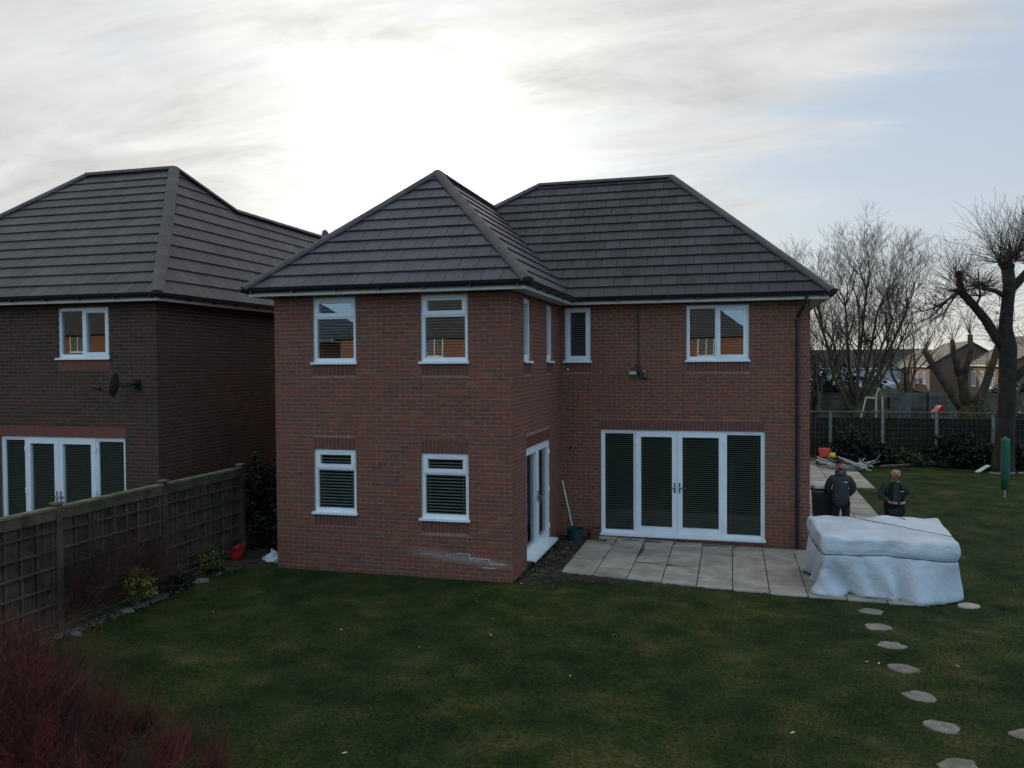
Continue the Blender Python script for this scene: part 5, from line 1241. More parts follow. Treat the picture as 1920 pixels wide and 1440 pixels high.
def pollard():
    rnd = random.Random(9); y0 = 18.0; P = lambda px, py, dy=0: aty(px, py, y0+dy)
    t = thing('pollarded_tree', 'big dark pollarded tree with knuckled limbs and upright shoots at the right edge', 'tree', (12.65, y0, -.1))
    mb = MB(); tw = MB(); B_ = Vector((12.62, y0, -.25))
    mb.tube([B_, B_+Vector((0,0,.35)), P(1883,830), P(1887,760), P(1889,700), P(1890,650), P(1885,615), P(1889,570), P(1893,535), P(1889,505)], [.46, .37, .31, .29, .28, .28, .22, .20, .20, .20], 14)
    mb.tube([P(1889,655), P(1868,632), P(1848,600), P(1822,568,-.1), P(1803,548,-.2), P(1799,542,-.2)], [.21, .175, .15, .135, .135, .10], 10)
    mb.tube([P(1803,550,-.2), P(1800,530,-.2), P(1798,512,-.2)], [.15, .10, .09], 8); 
    mb.tube([P(1797,548,-.2), P(1793,541,-.2)], [.12, .06], 7)
    mb.tube([P(1892,545), P(1912,525,.1), P(1935,500,.2), P(1960,470,.3)], [.16, .14, .13, .12], 9)
    mb.tube([P(1891,715), P(1905,706), P(1925,690,.2), P(1965,655,.4)], [.18, .16, .15, .14], 10)
    mb.tube([P(1884,556), P(1868,546,-.1), P(1850,542,-.15), P(1842,543,-.15)], [.09, .075, .06, .05], 7)
    for c, s in ((P(1889,500), .24), (P(1882,494), .19), (P(1799,545,-.2), .17), (P(1798,512,-.2), .12), (P(1960,468,.3), .26)):
        mb.lathe(c - Vector((0,0,s*.7)), [(.01,0),(s*.8,s*.25),(s,s*.7),(s*.75,s*1.15),(.01,s*1.35)], 9)
    def fan(c, n, L_, r0, spread=.5, up=1.0, br=.5, drop=0.0): shoots(tw, c, n, L_, r0, spread, rnd, up=up, seg=6, jitter=.20, branch=br, rmin=.0038, droop=drop)
    K = P(1886,492); fan([K+Vector((rnd.uniform(-.28,.28), rnd.uniform(-.2,.2), rnd.uniform(-.1,.12))) for _ in range(30)], 120, 2.0, .010, .60, .80, .7)
    fan([K+Vector((rnd.uniform(-.25,.25), rnd.uniform(-.2,.2), 0)) for _ in range(12)], 50, 1.5, .009, 1.1, .25, .6)
    K = P(1799,520,-.2); fan([K+Vector((rnd.uniform(-.1,.1), rnd.uniform(-.1,.1), rnd.uniform(-.45,.1))) for _ in range(20)], 60, 1.75, .009, .65, .75, .7)
    K = P(1797,546,-.2); fan([K], 45, 1.8, .009, 1.0, .12, .7)
    for tgt in ((1712, 585), (1700, 608), (1735, 570), (1745, 600)):
        e = P(*tgt); s = K; pts = [s + (e-s)*k/6 + Vector((0, rnd.gauss(0,.06), -.22*sin(pi*k/6)+rnd.gauss(0,.04))) for k in range(7)]; tw.tube(pts, [.035*(1-k/8) for k in range(7)], 4, cap=False)
        for q in pts[2:]: shoots(tw, q, 7, .8, .010, .6, rnd, up=.25, seg=4, jitter=.2, branch=.5, rmin=.006, dirs=[(-.6,0,.2), (-.2,0,.7), (.2,0,.5), (-.5,0,-.5)])
    s = P(1862,600); pts = [s, P(1875,572), P(1838,560,-.2), P(1842,520,-.2)]; tw.tube([P(1830,572), P(1838,556), P(1836,535), P(1834,505)], [.05,.04,.03,.02], 5)
    for q in (P(1838,556), P(1836,535), P(1842,543,-.15), P(1848,540)): fan([q], 22, 1.4, .012, .9, .35, .6)
    for k in range(8): q = P(1800+k*10, 548+k*13, -.1); fan([q], 5, 1.2, .010, .9, .35, .5)
    for k in range(8): q = P(1888, 560+k*14); fan([q+Vector((rnd.choice((-.22,.22)),0,0))], 6, 1.3, .010, 1.0, .35, .5)
    for q in (P(1935,500,.2), P(1958,470,.3), P(1950,665,.3)): fan([q], 45, 2.0, .015, .6, .8, .5)
    mb.build('trunk', 'bark_dark', t, smooth=True); tw.build('crown', 'twig', t)
pollard()
def pollard_small():
    rnd = random.Random(19); y0 = 24.0; P = lambda px, py, dy=0: aty(px, py, y0+dy)
    b = P(1812, 775); t = thing('pollarded_tree', 'short many-limbed cut-back tree with orange-tinged bark behind the trellis fence', 'tree', (b.x, y0, -.1))
    mb = MB(); tw = MB(); base = Vector((b.x, y0, -.1))
    mb.tube([base, P(1812,772), P(1812,760)], [.42, .36, .32], 10, cap=False)
    mb.tube([P(1806,768), P(1788,745), P(1768,712), P(1752,690), P(1740,668), P(1733,657)], [.20, .17, .15, .13, .12, .11], 8)
    mb.tube([P(1812,765), P(1808,735), P(1804,715), P(1800,705)], [.24, .21, .19, .15], 9); mb.tube([P(1803,712), P(1794,685), P(1788,655), P(1785,638)], [.14, .11, .10, .095], 8)
    mb.tube([P(1807,715), P(1811,690), P(1820,660), P(1819,627)], [.15, .12, .11, .10], 8)
    mb.tube([P(1818,768), P(1838,748), P(1850,715), P(1862,680), P(1872,645), P(1876,632)], [.22, .20, .16, .14, .12, .10], 9)
    for c, r_ in (((1735,660), .9), ((1786,640), 1.4), ((1819,628), 1.6), ((1870,650), 1.2), ((1755,700), 1.0), ((1800,705), 1.3), ((1850,715), 1.2)):
        shoots(tw, P(*c), 16, r_, .011, .35, rnd, up=.8, seg=5, jitter=.10, branch=.5, rmin=.006)
    for a, e in (((1792,705), (1777,640)), ((1815,760), (1850,742)), ((1806,765), (1776,735)), ((1745,690), (1738,655))): tw.tube([P(*a), P((a[0]+e[0])/2+2, (a[1]+e[1])/2), P(*e)], [.025,.022,.012], 4)
    mb.build('trunk', 'bark_orange', t, smooth=True); tw.build('crown', 'twig', t)
pollard_small()

# shrubs
def shrub(name, clumps, material, label, seed, size=(.03,.06), stems=None, group=None, cat='shrub'):
    c = clumps[0][0]; t = thing(name, label, cat, (c[0], c[1], 0), group); leaves('foliage', clumps, material, t, seed, size)
    if stems:
        mb = MB(); rnd = random.Random(seed); shoots(mb, (c[0], c[1], gz(c[0], c[1])), stems, c[2]+clumps[0][1][2]*.6, .012, .35, rnd, up=.9, seg=4); mb.build('stem', 'bark_brown', t)
    return t
g = Vector((-5.34, -2.75, 0)); shrub('variegated_shrub', [((g.x, g.y, .40), (.22,.24,.16), 330), ((g.x-.06, g.y+.08, .54), (.14,.14,.08), 150), ((g.x+.10, g.y+.16, .20), (.12,.12,.10), 130)], 'leaf_yellow', 'small leggy yellow-green shrub in the left bed, nearer the camera', 3, (.022,.044), 12)
g = Vector((-5.36, -.78, 0)); shrub('variegated_shrub', [((g.x, g.y, .25), (.28,.30,.23), 800), ((g.x+.12, g.y+.1, .36), (.15,.15,.10), 220)], 'leaf_green', 'rounded green and yellow shrub next to the red trug', 4, (.018,.036), 8)
leaves('foliage', [((g.x+.03, g.y-.03, .27), (.29,.30,.22), 260)], 'leaf_yellow', bpy.data.objects['variegated_shrub.001'], 14, (.015,.028))
g = Vector((-5.36, -1.75, 0)); shrub('low_shrub', [((g.x, g.y, .12), (.2,.4,.16), 900)], 'leaf_dark', 'dark low shrub at the foot of the fence between the two yellow-green shrubs', 5, (.02,.045), 5)
def spiky(px, py, n, h, label, seed, material='leaf_pale'):
    g = atz(px, py, 0); rnd = random.Random(seed); mb = MB()
    for _ in range(n):
        a = rnd.uniform(0, 6.28); s = Vector((cos(a), sin(a), 0)); L_ = h*rnd.uniform(.6, 1.1); w = s.cross(Z)*.007; p0 = Vector((g.x, g.y, 0)) + s*.02; lean = rnd.uniform(.2, .8)
        q = [p0, p0+s*lean*L_*.3+Z*L_*.55, p0+s*lean*L_*.75+Z*L_*.85]; mb.add([q[0]-w, q[0]+w, q[1]+w*.8, q[2], q[1]-w*.8], [(0,1,2,3,4)])
    tag(mb.build('strappy_plant', material), label, 'plant')
spiky(140, 1100, 14, .35, 'thin strappy-leaved plant against the fence behind the red-stemmed shrub', 2)
spiky(356, 1076, 10, .30, 'small clump of upright strappy leaves between fence post and green shrub', 3)
hx = (-5.15, 2.4)
shrub('evergreen_hedge', [((-5.8, 1.5, .8), (.42,.5,.95), 7000), ((-5.42, 2.0, .85), (.62,.85,1.0), 11000), ((-5.35, 2.8, 1.35), (.66,.9,.85), 9000), ((-5.25, 1.35, .45), (.45,.35,.5), 2500)], 'leaf_dark', 'dark evergreen hedge filling the gap between fence end and the wing', 7, (.035,.07), 12, cat='hedge')
# red-stemmed shrub in the foreground and rusty shrub at the fence
def dogwood():
    rnd = random.Random(33); t = thing('red_stemmed_shrub', 'mass of bare red dogwood stems filling the lower left corner', 'shrub', (-2.9, -7.0, 0)); mb = MB(); mb2 = MB()
    bases = [(-3.75,-6.35), (-3.45,-6.75), (-3.1,-6.55), (-3.3,-7.25), (-2.85,-7.15), (-2.55,-6.75), (-2.45,-7.5), (-2.1,-7.1), (-1.8,-7.45), (-1.55,-7.1), (-4.1,-6.9), (-2.9,-7.7), (-1.25,-7.3), (-1.6,-6.7), (-2.2,-6.4), (-1.0,-7.0)]
    for i, (x, y) in enumerate(bases):
        B_ = [Vector((x+rnd.uniform(-.14,.14), y+rnd.uniform(-.14,.14), 0)) for _ in range(6)]
        hgt = 1.25 if x < -3.2 else (.95 if x < -2.7 else (.72 if x < -2.3 else .46))
        dn = 1 if x < -2.3 else .45
        shoots(mb, B_, int(80*dn), hgt, .0040, .46, rnd, up=.8, seg=7, jitter=.17, branch=.7, rmin=.0014)
        shoots(mb2, B_, int(95*dn), hgt*.85, .0030, .85, rnd, up=.5, seg=7, jitter=.26, branch=.8, rmin=.0012)
    mb.build('stem', 'twig_red', t); mb2.build('twig', 'twig_rust', t)
    for k in range(7):
        mb = MB(); p = Vector((-2.6+rnd.uniform(-.9,.9), -7.1+rnd.uniform(-.4,.4), .1)); shoots(mb, p, 1, 1.0, .006, .5, rnd, up=.8, seg=5, jitter=.12, rmin=.002); mb.build('dry_stem', 'twig', t)
dogwood()
def rusty():
    rnd = random.Random(34); t = thing('rusty_shrub', 'dense fine-twigged rust brown shrub growing up against the lattice fence', 'shrub', (-5.48, -2.8, 0)); mb = MB()
    for y in (-3.7, -3.3, -2.9, -2.5, -2.1):
        shoots(mb, [Vector((-5.50+rnd.uniform(-.05,.05), y+rnd.uniform(-.2,.2), .2)) for _ in range(6)], 62, 1.45 if y < -2.3 else 1.15, .0036, .42, rnd, up=.8, seg=9, jitter=.32, branch=.9, rmin=.0013)
    mb.build('stem', 'twig_rust', t)
rusty()
# shrubs in front of the back fence
def bgshrub(px, y, w, h, n, material, label, seed, size=(.05,.10), name='dark_shrub'):
    x = aty(px, 800, y).x; shrub(name, [((x, y, h*.45-.1), (w, .55, h*.55), n), ((x+w*.3, y-.1, h*.3-.1), (w*.7,.5,h*.35), n//2)], material, label, seed, size, 6)
bgshrub(1805, 18.9, 1.15, 1.25, 3200, 'leaf_dark', 'broad dark shrub before the trellis fence, left of the big pollarded tree', 41)
bgshrub(1597, 19.2, .75, 1.35, 2200, 'leaf_dark', 'dark purple-brown bush before the trellis fence, above the pile of poles', 42)
bgshrub(1700, 19.3, .85, .55, 1200, 'leaf_green', 'low ragged shrub at the foot of the trellis fence between two posts', 43)
bgshrub(1908, 19.0, .5, .95, 900, 'leaf_dark', 'dark shrub behind the green clothes line cover', 44)
bgshrub(1655, 19.4, .5, .8, 700, 'leaf_dark', 'small dark climber on the concrete post near the middle of the trellis fence', 45)
def bankhedge(x0, x1, y, h, n, material, label, seed):
    cl = []; rnd = random.Random(seed); k = max(2, int((x1-x0)/1.2))
    for i in range(k): cl.append(((x0+(x1-x0)*(i+.5)/k, y+rnd.uniform(-.3,.3), h*.45), (.9, .8, h*.55*rnd.uniform(.75,1.15)), n//k))
    shrub('garden_hedge', cl, material, label, seed, (.07,.14), cat='hedge')
a = aty(1520, 740, 34.2).x; b = aty(1665, 740, 34.2).x
bankhedge(a, b, 35.0, 3.4, 6000, 'leaf_dark', 'tall ivy-dark hedge under the many-stemmed tree behind the grey fence', 51)
a = aty(1845, 700, 38).x; b = aty(1960, 700, 38).x; bankhedge(a, b, 38, 2.6, 4000, 'leaf_dark', 'rounded dark garden hedge behind the big pollarded tree', 52)
a = aty(1905, 700, 30).x; bankhedge(a-.2, a+3, 30, 1.6, 1500, 'leaf_green', 'clipped green bushes right of the pollarded trunk', 53)
a = aty(1840, 770, 23).x; shrub('berry_shrub', [((a, 23, 1.5), (.55,.4,.6), 700)], 'leaf_pale', 'pale-leaved shrub between the two pollarded trees, just above the trellis', 54, (.04,.08), 5)

# ================================================================== garden objects on the right
cl = thing('clothes_dryer', 'rotary clothes line folded up in a tall green canvas cover, on the lawn', 'clothes line', (11.02, 12.2, -.1))
mb = MB(); mb.lathe((11.02,12.2,.12), [(.04,0),(.105,.03),(.115,.5),(.118,.9),(.120,1.38),(.11,1.43),(.03,1.46)], 14); mb.build('cover', 'green_canvas', cl, smooth=True)
mb = MB(); mb.tube([(11.02,12.2,-.1), (11.02,12.2,1.61)], .024, 8); mb.build('pole', 'pole_metal', cl)
o = None
g = atz(1547, 872, -.1)
cr = thing('garden_trolley', 'low dark trolley carrying the orange bucket at the end of the path', 'trolley', (6.95, 18.6, -.1))
mb = MB(); mb.box((6.58,18.35,.16), (7.34,18.85,.24)); mb.build('deck', 'timber_dark', cr)
for x in (6.68, 7.22):
    for y in (18.4, 18.8): mb = MB(); mb.lathe((x, y, .03), [(.001,-.02),(.12,-.02),(.13,0),(.12,.02),(.001,.02)], 12, ax=(1,0,0)); mb.build('wheel', 'black_plastic', cr)
mb = MB(); mb.lathe((6.92,18.6,.24), [(.001,0),(.17,0),(.205,.30),(.215,.30),(.215,.27),(.20,.27),(.165,.012),(.001,.012)], 18); bk = thing('bucket', 'orange-red bucket at the far end of the paved path, above the poles', 'bucket', (6.92,18.6,.24)); mb.build('bucket_body', 'orange_plastic', bk)
mb = MB(); mb.tube([(6.71,18.6,.52), (6.78,18.5,.46), (6.92,18.42,.42), (7.06,18.5,.46), (7.13,18.6,.52)], .006, 5); mb.build('bail_handle', 'pole_metal', bk)
mb = MB(); rr = random.Random(5); mb.lathe((7.18,18.35,.24), [(.001,0),(.11,.01),(.14,.08),(.10,.15),(.03,.19),(.001,.2)], 10); mb.v = [(x*1+.03*sin(z*30+x*20), y, z+.02*sin(x*40)) for x, y, z in mb.v]
tag(mb.build('work_gloves', 'yellow_plastic'), 'crumpled yellow rubber glove heap right beside the orange bucket', 'gloves')
rr = random.Random(77)
pm = [MB(), MB()]
for k, mbk in enumerate(pm): mbk.tube([(0,0,0), (1.35,0,0)], .026, 6)
pmm = [pm[0].mesh('pole', 'pole_metal'), pm[1].mesh('pole', 'pole_green')]
for i in range(22):
    left = i < 10; cx = 7.05 + rr.uniform(-.1,.35) if left else 7.6 + rr.uniform(-.2,.45); cy = 17.6 + rr.uniform(-.3,.5)
    o = bpy.data.objects.new('metal_pole', pmm[0 if i % 3 else 1]); COL.objects.link(o); yaw = radians(rr.uniform(100, 150) if left else rr.uniform(95, 165)) if i % 4 else radians(rr.uniform(30, 80)); o.location = (cx + .4, cy-.55, -.05 + .022*(i % 7)); o.rotation_euler = (0, -radians(rr.uniform(2, 12)), yaw)
    tag(o, 'thin pale or green metal pole in the loose heap at the end of the path', 'pole', 'loose heap of metal poles')
g = atz(1873, 884, -.1); jg = thing('plastic_jug', 'small white plastic jug standing at the foot of the big pollarded tree', 'jug', (g.x, g.y, -.1))
mb = MB(); mb.lathe((g.x, g.y, -.1), [(.001,0),(.11,0),(.115,.16),(.05,.23),(.035,.26),(.001,.26)], 14); mb.build('jug_body', 'bag_plastic', jg); mb = MB(); mb.tube([(g.x+.10,g.y-.02,.02), (g.x+.15,g.y-.02,.07), (g.x+.06,g.y-.02,.12)], .012, 6); mb.build('handle', 'bag_plastic', jg)
g = atz(1845, 886, -.1); mb = MB(); mb.beam((g.x-.25,g.y-.1,-.08), (g.x+.2,g.y+.25,.12), .16, .03); tag(mb.build('plank', 'cream_wood'), 'short weathered plank leaning near the foot of the pollarded tree', 'plank')
a = atz(1650, 878, -.1); b = atz(1742, 874, -.1); mb = MB(); mb.tube([(a.x,a.y,-.04), ((a.x+b.x)/2,(a.y+b.y)/2+.05,-.03), (b.x,b.y,-.04)], [.055,.05,.06], 8); tag(mb.build('log', 'bark_brown'), 'long thin log edging the bed below the trellis fence', 'log')
for i, px in enumerate((1862, 1880, 1898, 1914)):
    g = atz(px, 888, -.1); o = rock((g.x, g.y, -.11), (.2,.09,.06), r, 'concrete_post'); tag(o, ['grey stone at the left foot of the big pollarded tree', 'grey stone right in front of the big pollarded trunk', 'grey stone behind the foot of the green covered clothes line', 'grey edging stone of the far bed at the right picture edge'][i], 'stone')
# playhouse with slide behind the trellis
def playhouse():
    y = 27.0; P = lambda px, py, dy=0: aty(px, py, y+dy); t = thing('play_tower', 'wooden garden play tower with pointed frame roof and slide behind the trellis', 'play tower', tuple(P(1665, 775)[:2])+(0,))
    a = P(1642,745); ap = P(1647.5,727); b = P(1656,745)
    mb = MB(); mb.beam(a, ap, .06, .06); mb.beam(ap, b, .06, .06); mb.build('gable_frame', 'timber_pale', t)
    for px in (1643, 1655): q = P(px, 745); mb = MB(); mb.box((q.x-.035, y-.035, 0), (q.x+.035, y+.035, q.z)); mb.build('post', 'timber_pale', t)
    q2 = P(1680, 745, .0)
    for k in range(5):
        z = ap.z - .05 - k*.085; mb = MB(); x0 = b.x - .2 + k*.04; mb.box((x0, y-.02-k*.03, z-.035), (x0+1.0, y+.0-k*.03, z+.035)); mb.build('roof_slat', 'timber_grey', t)
    for px in (1680,): q = P(px, 745); mb = MB(); mb.box((q.x-.035, y-.035, 0), (q.x+.035, y+.035, q.z)); mb.build('post', 'timber_grey', t)
    for k in range(7): q = P(1658+k*3.2, 752); mb = MB(); mb.box((q.x-.012, y-.03, .9), (q.x+.012, y-.01, 1.55)); mb.build('baluster', 'timber_grey', t)
    mb = MB(); mb.box((b.x-.3, y, .85), (b.x+1.0, y+1.0, .9)); mb.build('floor', 'timber_grey', t)
    e1 = P(1624, 745); e2 = P(1610, 768)
    mb = MB(); mb.beam(e1, (a.x, y, e1.z-.03), .06, .09); mb.beam(e1, (P(1605,790).x, y, .1), .06, .06); mb.build('swing_frame', 'timber_pale', t)
    mb = MB(); mb.beam(P(1690,752,.8), P(1716,780,.8), .45, .05, up=(0,1,0)); 
    q = P(1695,748,.5); 
    mb = MB(); mb.box((q.x-.25, y+.5, .2), (q.x+.3, y+.6, q.z+.05)); mb.build('panel', 'door_grey', t)
playhouse()
q = aty(1771, 766, 26); rs = thing('toy_house', 'small red and grey plastic play house roof peeping over the trellis', 'toy house', (q.x, 26, 0))
mb = MB(); mb.add([(q.x-.35,25.8,0),(q.x+.45,25.8,0),(q.x+.45,26.6,0),(q.x-.35,26.6,0),(q.x-.35,25.8,1.45),(q.x+.45,25.8,1.45),(q.x+.45,26.6,1.45),(q.x-.35,26.6,1.45)], BOXF); mb.build('wall', 'door_grey', rs)
mb = MB(); mb.add([(q.x-.45,25.75,1.42),(q.x+.1,25.75,1.42),(q.x-.15,25.75,1.78),(q.x-.45,26.65,1.42),(q.x+.1,26.65,1.42),(q.x-.15,26.65,1.78)], [(0,1,2),(5,4,3),(0,2,5,3),(1,4,5,2),(0,3,4,1)]); mb.build('roof', 'red_plastic', rs)

# ================================================================== houses beyond
def bungalow(label, c, rot, w, d, eave, ridge, wallm, roofm, wins=(), name='bungalow', trim='fascia_white', hip=0.0, over=.35):
    """ridge runs along local Y (depth d); gable faces local -Y. wins: (face, u, z0, w, h); faces: 'f' gable, 'l' left"""
    t = thing(name, label, 'house', c); M = Matrix.Translation(c) @ Matrix.Rotation(rot, 4, 'Z'); T = lambda x, y, z: M @ Vector((x, y, z))
    mb = MB(); mb.add([T(-w/2,0,0),T(w/2,0,0),T(w/2,d,0),T(-w/2,d,0),T(-w/2,0,eave),T(w/2,0,eave),T(w/2,d,eave),T(-w/2,d,eave),T(0,hip*w/2+.02,ridge-.08),T(0,d-hip*w/2-.02,ridge-.08)], [(3,2,1,0),(0,1,5,4),(1,2,6,5),(2,3,7,6),(3,0,4,7),(4,5,8),(6,7,9),(5,6,9,8),(7,4,8,9)]); mb.build('wall', wallm, t)
    oh = over; sl = (ridge-eave)/(w/2)
    roof = MB(); rows = 12; r_ = random.Random(int(abs(c[0]*10)))
    L_ = sqrt((w/2+oh)**2 + ((w/2+oh)*sl)**2)
    for s in (-1, 1):
        for k in range(rows):
            a0, a1 = k/rows, (k+1)/rows
            def pt(a, y, up): x = s*(w/2+oh)*(1-a); return T(x, y, ridge - sl*abs(x) + up)
            y0a, y1a = -oh+hip*a0*(w/2), d+oh-hip*a0*(w/2); y0b, y1b = -oh+hip*a1*(w/2), d+oh-hip*a1*(w/2)
            n = max(2, int((y1a-y0a)/1.0)); 
            for j in range(n):
                ta, tb = j/n, (j+1)/n
                roof.add([pt(a0,y0a+(y1a-y0a)*ta,.0), pt(a0,y0a+(y1a-y0a)*tb,.0), pt(a1,y0b+(y1b-y0b)*tb,.0), pt(a1,y0b+(y1b-y0b)*ta,.0), pt(a0,y0a+(y1a-y0a)*ta,.075), pt(a0,y0a+(y1a-y0a)*tb,.075), pt(a1,y0b+(y1b-y0b)*tb,.035), pt(a1,y0b+(y1b-y0b)*ta,.035)], [f[::-1] if s > 0 else f for f in BOXF], r_.random()*.88)
    ro = roof.build('roof', roofm, t, tone=True)
    if hip:
        for yy, dr in ((-oh, 1), (d+oh, -1)):
            mb = MB(); mb.add([T(-(w/2+oh), yy, eave-sl*oh), T(w/2+oh, yy, eave-sl*oh), T(0, yy+dr*hip*w/2, ridge+.04)], [(0,1,2) if dr > 0 else (2,1,0)]); mb.build('hip_slope', roofm, ro)
    mb = MB()
    if not hip:
        for s in (-1, 1): mb.beam(T(s*(w/2+oh), -oh, eave-sl*oh), T(0, -oh, ridge), .04, .17, up=tuple(M.to_3x3() @ Vector((0,1,0))))
    for s in (-1, 1): mb.beam(T(s*(w/2+oh), -oh, eave-sl*oh-.06), T(s*(w/2+oh), d+oh, eave-sl*oh-.06), .05, .13)
    mb.build('fascia', trim, t)
    for face, u, z0, ww, hh in wins:
        if face == 'f': o, U_, N_ = T(u, 0, 0), M.to_3x3() @ Vector((1,0,0)), M.to_3x3() @ Vector((0,-1,0))
        elif face == 'l': o, U_, N_ = T(-w/2, u, 0), M.to_3x3() @ Vector((0,-1,0)), M.to_3x3() @ Vector((-1,0,0))
        else: o, U_, N_ = T(u, d, 0), M.to_3x3() @ Vector((-1,0,0)), M.to_3x3() @ Vector((0,1,0))
        f = MB(); frame_ring(f, o, U_, N_, 0, ww, z0, z0+hh, .07, .0, .06)
        for q in ([ww/2] if ww < 1.6 else [ww/3, 2*ww/3]): f.obox(o, U_, Z, N_, (q-.03, z0+.07, .0), (q+.03, z0+hh-.07, .055))
        f.obox(o, U_, Z, N_, (-.05, z0-.05, 0), (ww+.05, z0, .10)); wd = f.build('window', 'upvc_white', t)
        g = MB(); g.obox(o, U_, Z, N_, (.06, z0+.06, .005), (ww-.06, z0+hh-.06, .02)); g.build('pane', 'door_grey', wd)
    return t
bungalow('distant brick bungalow with sunlit tan roof slope, left of the cut-back tree', (28.9, 105, 0), radians(-2), 6.4, 17, 2.9, 5.15, 'brick_far_dull', 'tile_pale', [('l', 5, 1.0, 2.4, 1.3), ('f', -.8, 1.0, 1.6, 1.3)])
bungalow('distant bungalow with dark roof and brick gable behind the cut-back tree', (29.35, 88, 0), radians(-2), 8.2, 13, 3.3, 5.85, 'brick_far_red', 'tile_brown_grey', [('l', 4.0, 1.0, 2.0, 1.4), ('l', 8.5, 1.0, 2.0, 1.4)])
bungalow('distant brick house with a row of white-framed windows between the pollarded trees', (32.6, 70, 0), radians(-2), 9.4, 15, 3.45, 6.2, 'brick_far_dull', 'tile_brown_grey', [('l', 13.2, 1.0, 1.6, 1.6), ('l', 9.8, 1.0, 1.6, 1.6), ('l', 6.2, 1.0, 2.2, 1.6), ('l', 2.6, 1.0, 1.6, 1.6)])
bungalow('distant white rendered house behind the pollarded trunk, at the right edge', (36.5, 58, 0), radians(-2), 9.5, 9, 3.6, 6.9, 'render_white', 'tile_brown_grey', [('l', 3, 1.1, 1.8, 1.4)])
bungalow('distant long low house with dark roof behind the many-stemmed tree', (9, 118, 0), radians(-90), 8, 22, 2.9, 5.4, 'render_white', 'tile_weathered', [('r', 4, 1.2, 1.5, 1.2)])
for nm_ in (('white_garage', 25.2, 98),):
    t = thing('garage', 'small pale blue-white garage between the long dark roof and the tan-roofed bungalow', 'garage', (nm_[1]-2.5, nm_[2], 0)); mb = MB(); mb.box((nm_[1]-4, nm_[2], 0), (nm_[1]-1.6, nm_[2]+5, 2.6)); mb.build('wall', 'render_white', t); mb = MB(); mb.box((nm_[1]-4.2, nm_[2]-.2, 2.6), (nm_[1]-1.4, nm_[2]+5.2, 2.75)); mb.build('roof', 'door_grey', t)
q = aty(1650, 720, 44); 
sh = thing('garden_shed', 'low shed with pale tilted roof edges just above the grey board fence', 'shed', (q.x, 44, 0)); mb = MB(); mb.box((q.x-1.5,44,0), (q.x+.9,46.4,1.9)); mb.build('wall', 'door_grey', sh); mb = MB(); mb.beam((q.x-1.7,43.8,2.0), (q.x+1.1,43.8,2.35), .06, .14); mb.beam((q.x-1.7,46.6,2.0), (q.x+1.1,46.6,2.35), .06, .14); mb.build('fascia', 'upvc_white', sh)
mb = MB(); mb.add([(q.x-1.7,43.8,2.05),(q.x+1.1,43.8,2.40),(q.x+1.1,46.6,2.40),(q.x-1.7,46.6,2.05)], [(0,1,2,3)]); mb.build('roof', 'door_grey', sh)
# neighbour houses whose sunlit backs are mirrored in the upper windows, and an unseen one added beyond the trellis to shade the lawn
bungalow('orange-lit brick house with dark roof standing opposite, reflected in the main upper window', (-3.6+4.15, -38.5, 0), 0, 8.3, 8.5, 5.55, 8.9, 'brick_far_orange', 'tile_brown_grey', [('b', 2.05, 4.13, 1.02, 1.3), ('b', -1.0, 4.13, 1.2, 1.3), ('b', 1.5, .3, 3, 2.1)], name='brick_house', hip=.95)
bungalow('orange-lit brick house opposite, reflected in the right upper window of the wing', (-14.0, -38.5, 0), 0, 9.0, 8.5, 5.5, 9.0, 'brick_far_orange', 'tile_brown_grey', [('b', 1.9, 4.15, 1.05, 1.3), ('b', -2.2, 4.13, 1.2, 1.3)], name='brick_house', hip=.95)
bungalow('brick house opposite, at the far left, reflected in the left upper window of the wing', (-24.5, -38.5, 0), 0, 9.0, 8.5, 5.5, 9.0, 'brick_far_orange', 'tile_brown_grey', [('b', 1.9, 4.15, 1.2, 1.3)], name='brick_house', hip=.95)
bungalow('brick house opposite, reflected in the upper window of the left neighbour house', (-38.5, -38.5, 0), 0, 9.0, 8.5, 6.0, 9.5, 'brick_far_orange', 'tile_brown_grey', [('b', 1.9, 4.6, 1.2, 1.3)], name='brick_house', hip=.95)
bungalow('unseen two-storey brick house added behind the main house to shade the lawn', (.2, 24.0, 0), 0, 11.5, 11, 5.2, 8.9, 'brick_far_red', 'tile_brown_grey', [], name='brick_house', hip=.9)

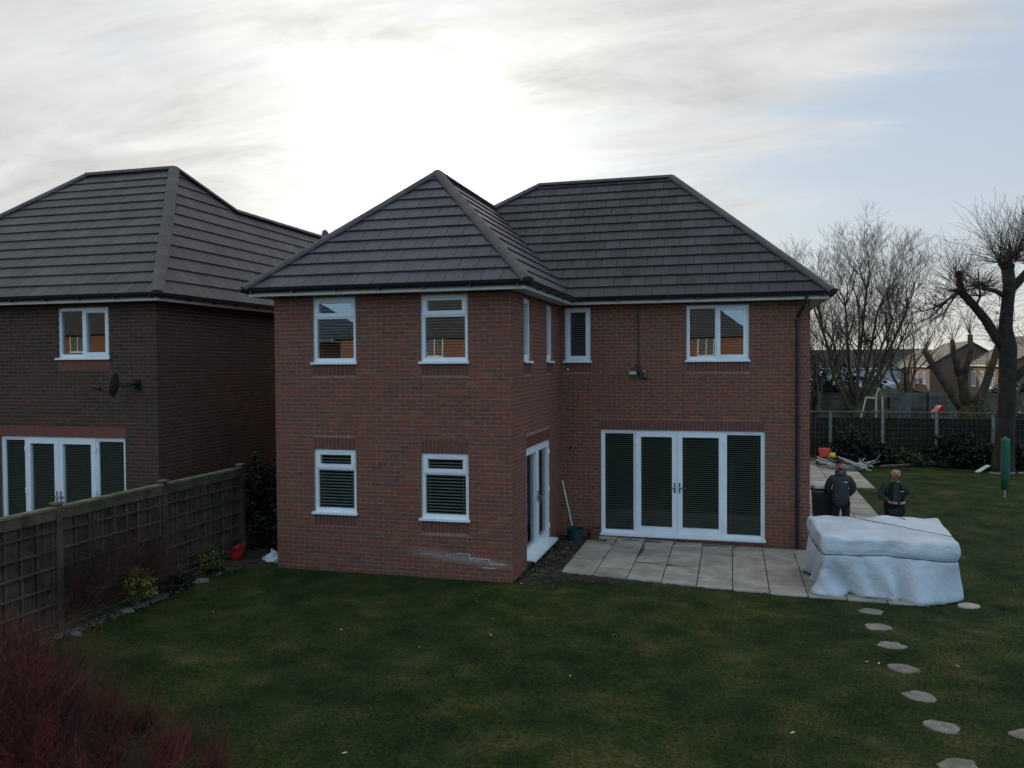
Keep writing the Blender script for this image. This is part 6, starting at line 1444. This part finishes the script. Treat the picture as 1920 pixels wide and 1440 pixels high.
# ================================================================== grass blades
def grass_blades():
    g_ = np.random.default_rng(12); N0 = 420000
    x = g_.uniform(-5.5, 14, N0); y = g_.uniform(-9.6, 19.2, N0)
    rel = np.stack([x-CAMP.x, y-CAMP.y], 1); dep = rel @ np.array([Fv.x, Fv.y]); lat = rel @ np.array([R2.x, R2.y])
    keep = (dep > 4.2) & (np.abs(lat) < dep*.66+.4) & (g_.random(N0) < np.clip(9.0/dep, 0, 1)**1.6)
    def rect(x0, y0, x1, y1): return (x > x0) & (x < x1) & (y > y0) & (y < y1)
    yfr = .90 - .066*(x-.65)
    bad = rect(-4.56, -.03, .02, 30) | rect(0, 4.0, 5.2, 20) | ((x > .6) & (x < 7.3) & (y > yfr-.02) & (y < 4.2)) | rect(0, -.0, .7, 4.1) | rect(5.2, 3.9, 7.25, 12.6) | rect(5.2, 12.5, 7.95, 19.4) | (x < -5.27+.06*np.sin(y*1.7))
    for sx, sy, sr in STONES: bad |= ((x-sx)**2/(.20**2) + (y-sy)**2/(.145**2)) < 1
    bad |= (y > .3) & (x < -4.5)
    # thin near the bare soil
    bad |= (rect(.0, .1, 4.6, .95)) & (g_.random(N0) < .6)
    x, y = x[keep & ~bad], y[keep & ~bad]; n = len(x)
    t = np.clip((x+.5)/5, 0, 1); z = -.10*t*t*(3-2*t)
    a = g_.uniform(0, 2*np.pi, n); h = g_.uniform(.014, .040, n)*(1+.5*np.sin(x*1.7+y)*np.sin(y*2.1)); w = g_.uniform(.003, .006, n); lean = g_.uniform(.2, 1.2, n)*h; b = g_.uniform(0, 2*np.pi, n)
    V = np.empty((n, 3, 3)); V[:, 0] = np.stack([x-w*np.cos(a), y-w*np.sin(a), z-.012], 1); V[:, 1] = np.stack([x+w*np.cos(a), y+w*np.sin(a), z-.012], 1); V[:, 2] = np.stack([x+lean*np.cos(b), y+lean*np.sin(b), z+h], 1)
    me = bpy.data.meshes.new('grass'); me.vertices.add(3*n); me.vertices.foreach_set('co', V.astype(np.float32).ravel()); me.loops.add(3*n); me.loops.foreach_set('vertex_index', np.arange(3*n, dtype=np.int32)); me.polygons.add(n); me.polygons.foreach_set('loop_start', np.arange(0, 3*n, 3, dtype=np.int32)); me.polygons.foreach_set('loop_total', np.full(n, 3, dtype=np.int32)); me.update(calc_edges=True)
    me.materials.append(MATS['grass']); o = bpy.data.objects.new('grass', me); COL.objects.link(o); tag(o, 'short patchy winter lawn grass round the house', 'grass', kind='stuff')
grass_blades()
# pale leaves fallen on the lawn
for px, py in [(400,1147), (920,1190), (895,1128), (925,1159), (786,1213), (646,1411), (1069,1267), (1486,1373), (1796,1248), (978,1094), (1036,1099), (1625,1240), (1648,1243), (640,1180), (1150,1190)]:
    g = atz(px, py, 0); z = gz(g.x, g.y); g = atz(px, py, z+.03); a = r.uniform(0, 3.1); s = r.uniform(.016, .036); u = Vector((cos(a), sin(a), .15))*s; v = Vector((-sin(a), cos(a), .1))*s*.3
    mb = MB(); mb.add([g-u, g-v, g+u*.3-v*.8, g+u, g+u*.3+v*.8, g+v], [(0,1,2,3,4,5)]); o = mb.build('fallen_leaf', 'cream_wood'); tag(o, 'pale dry fallen leaf lying on the lawn grass', 'leaf', 'fallen leaves on the lawn')
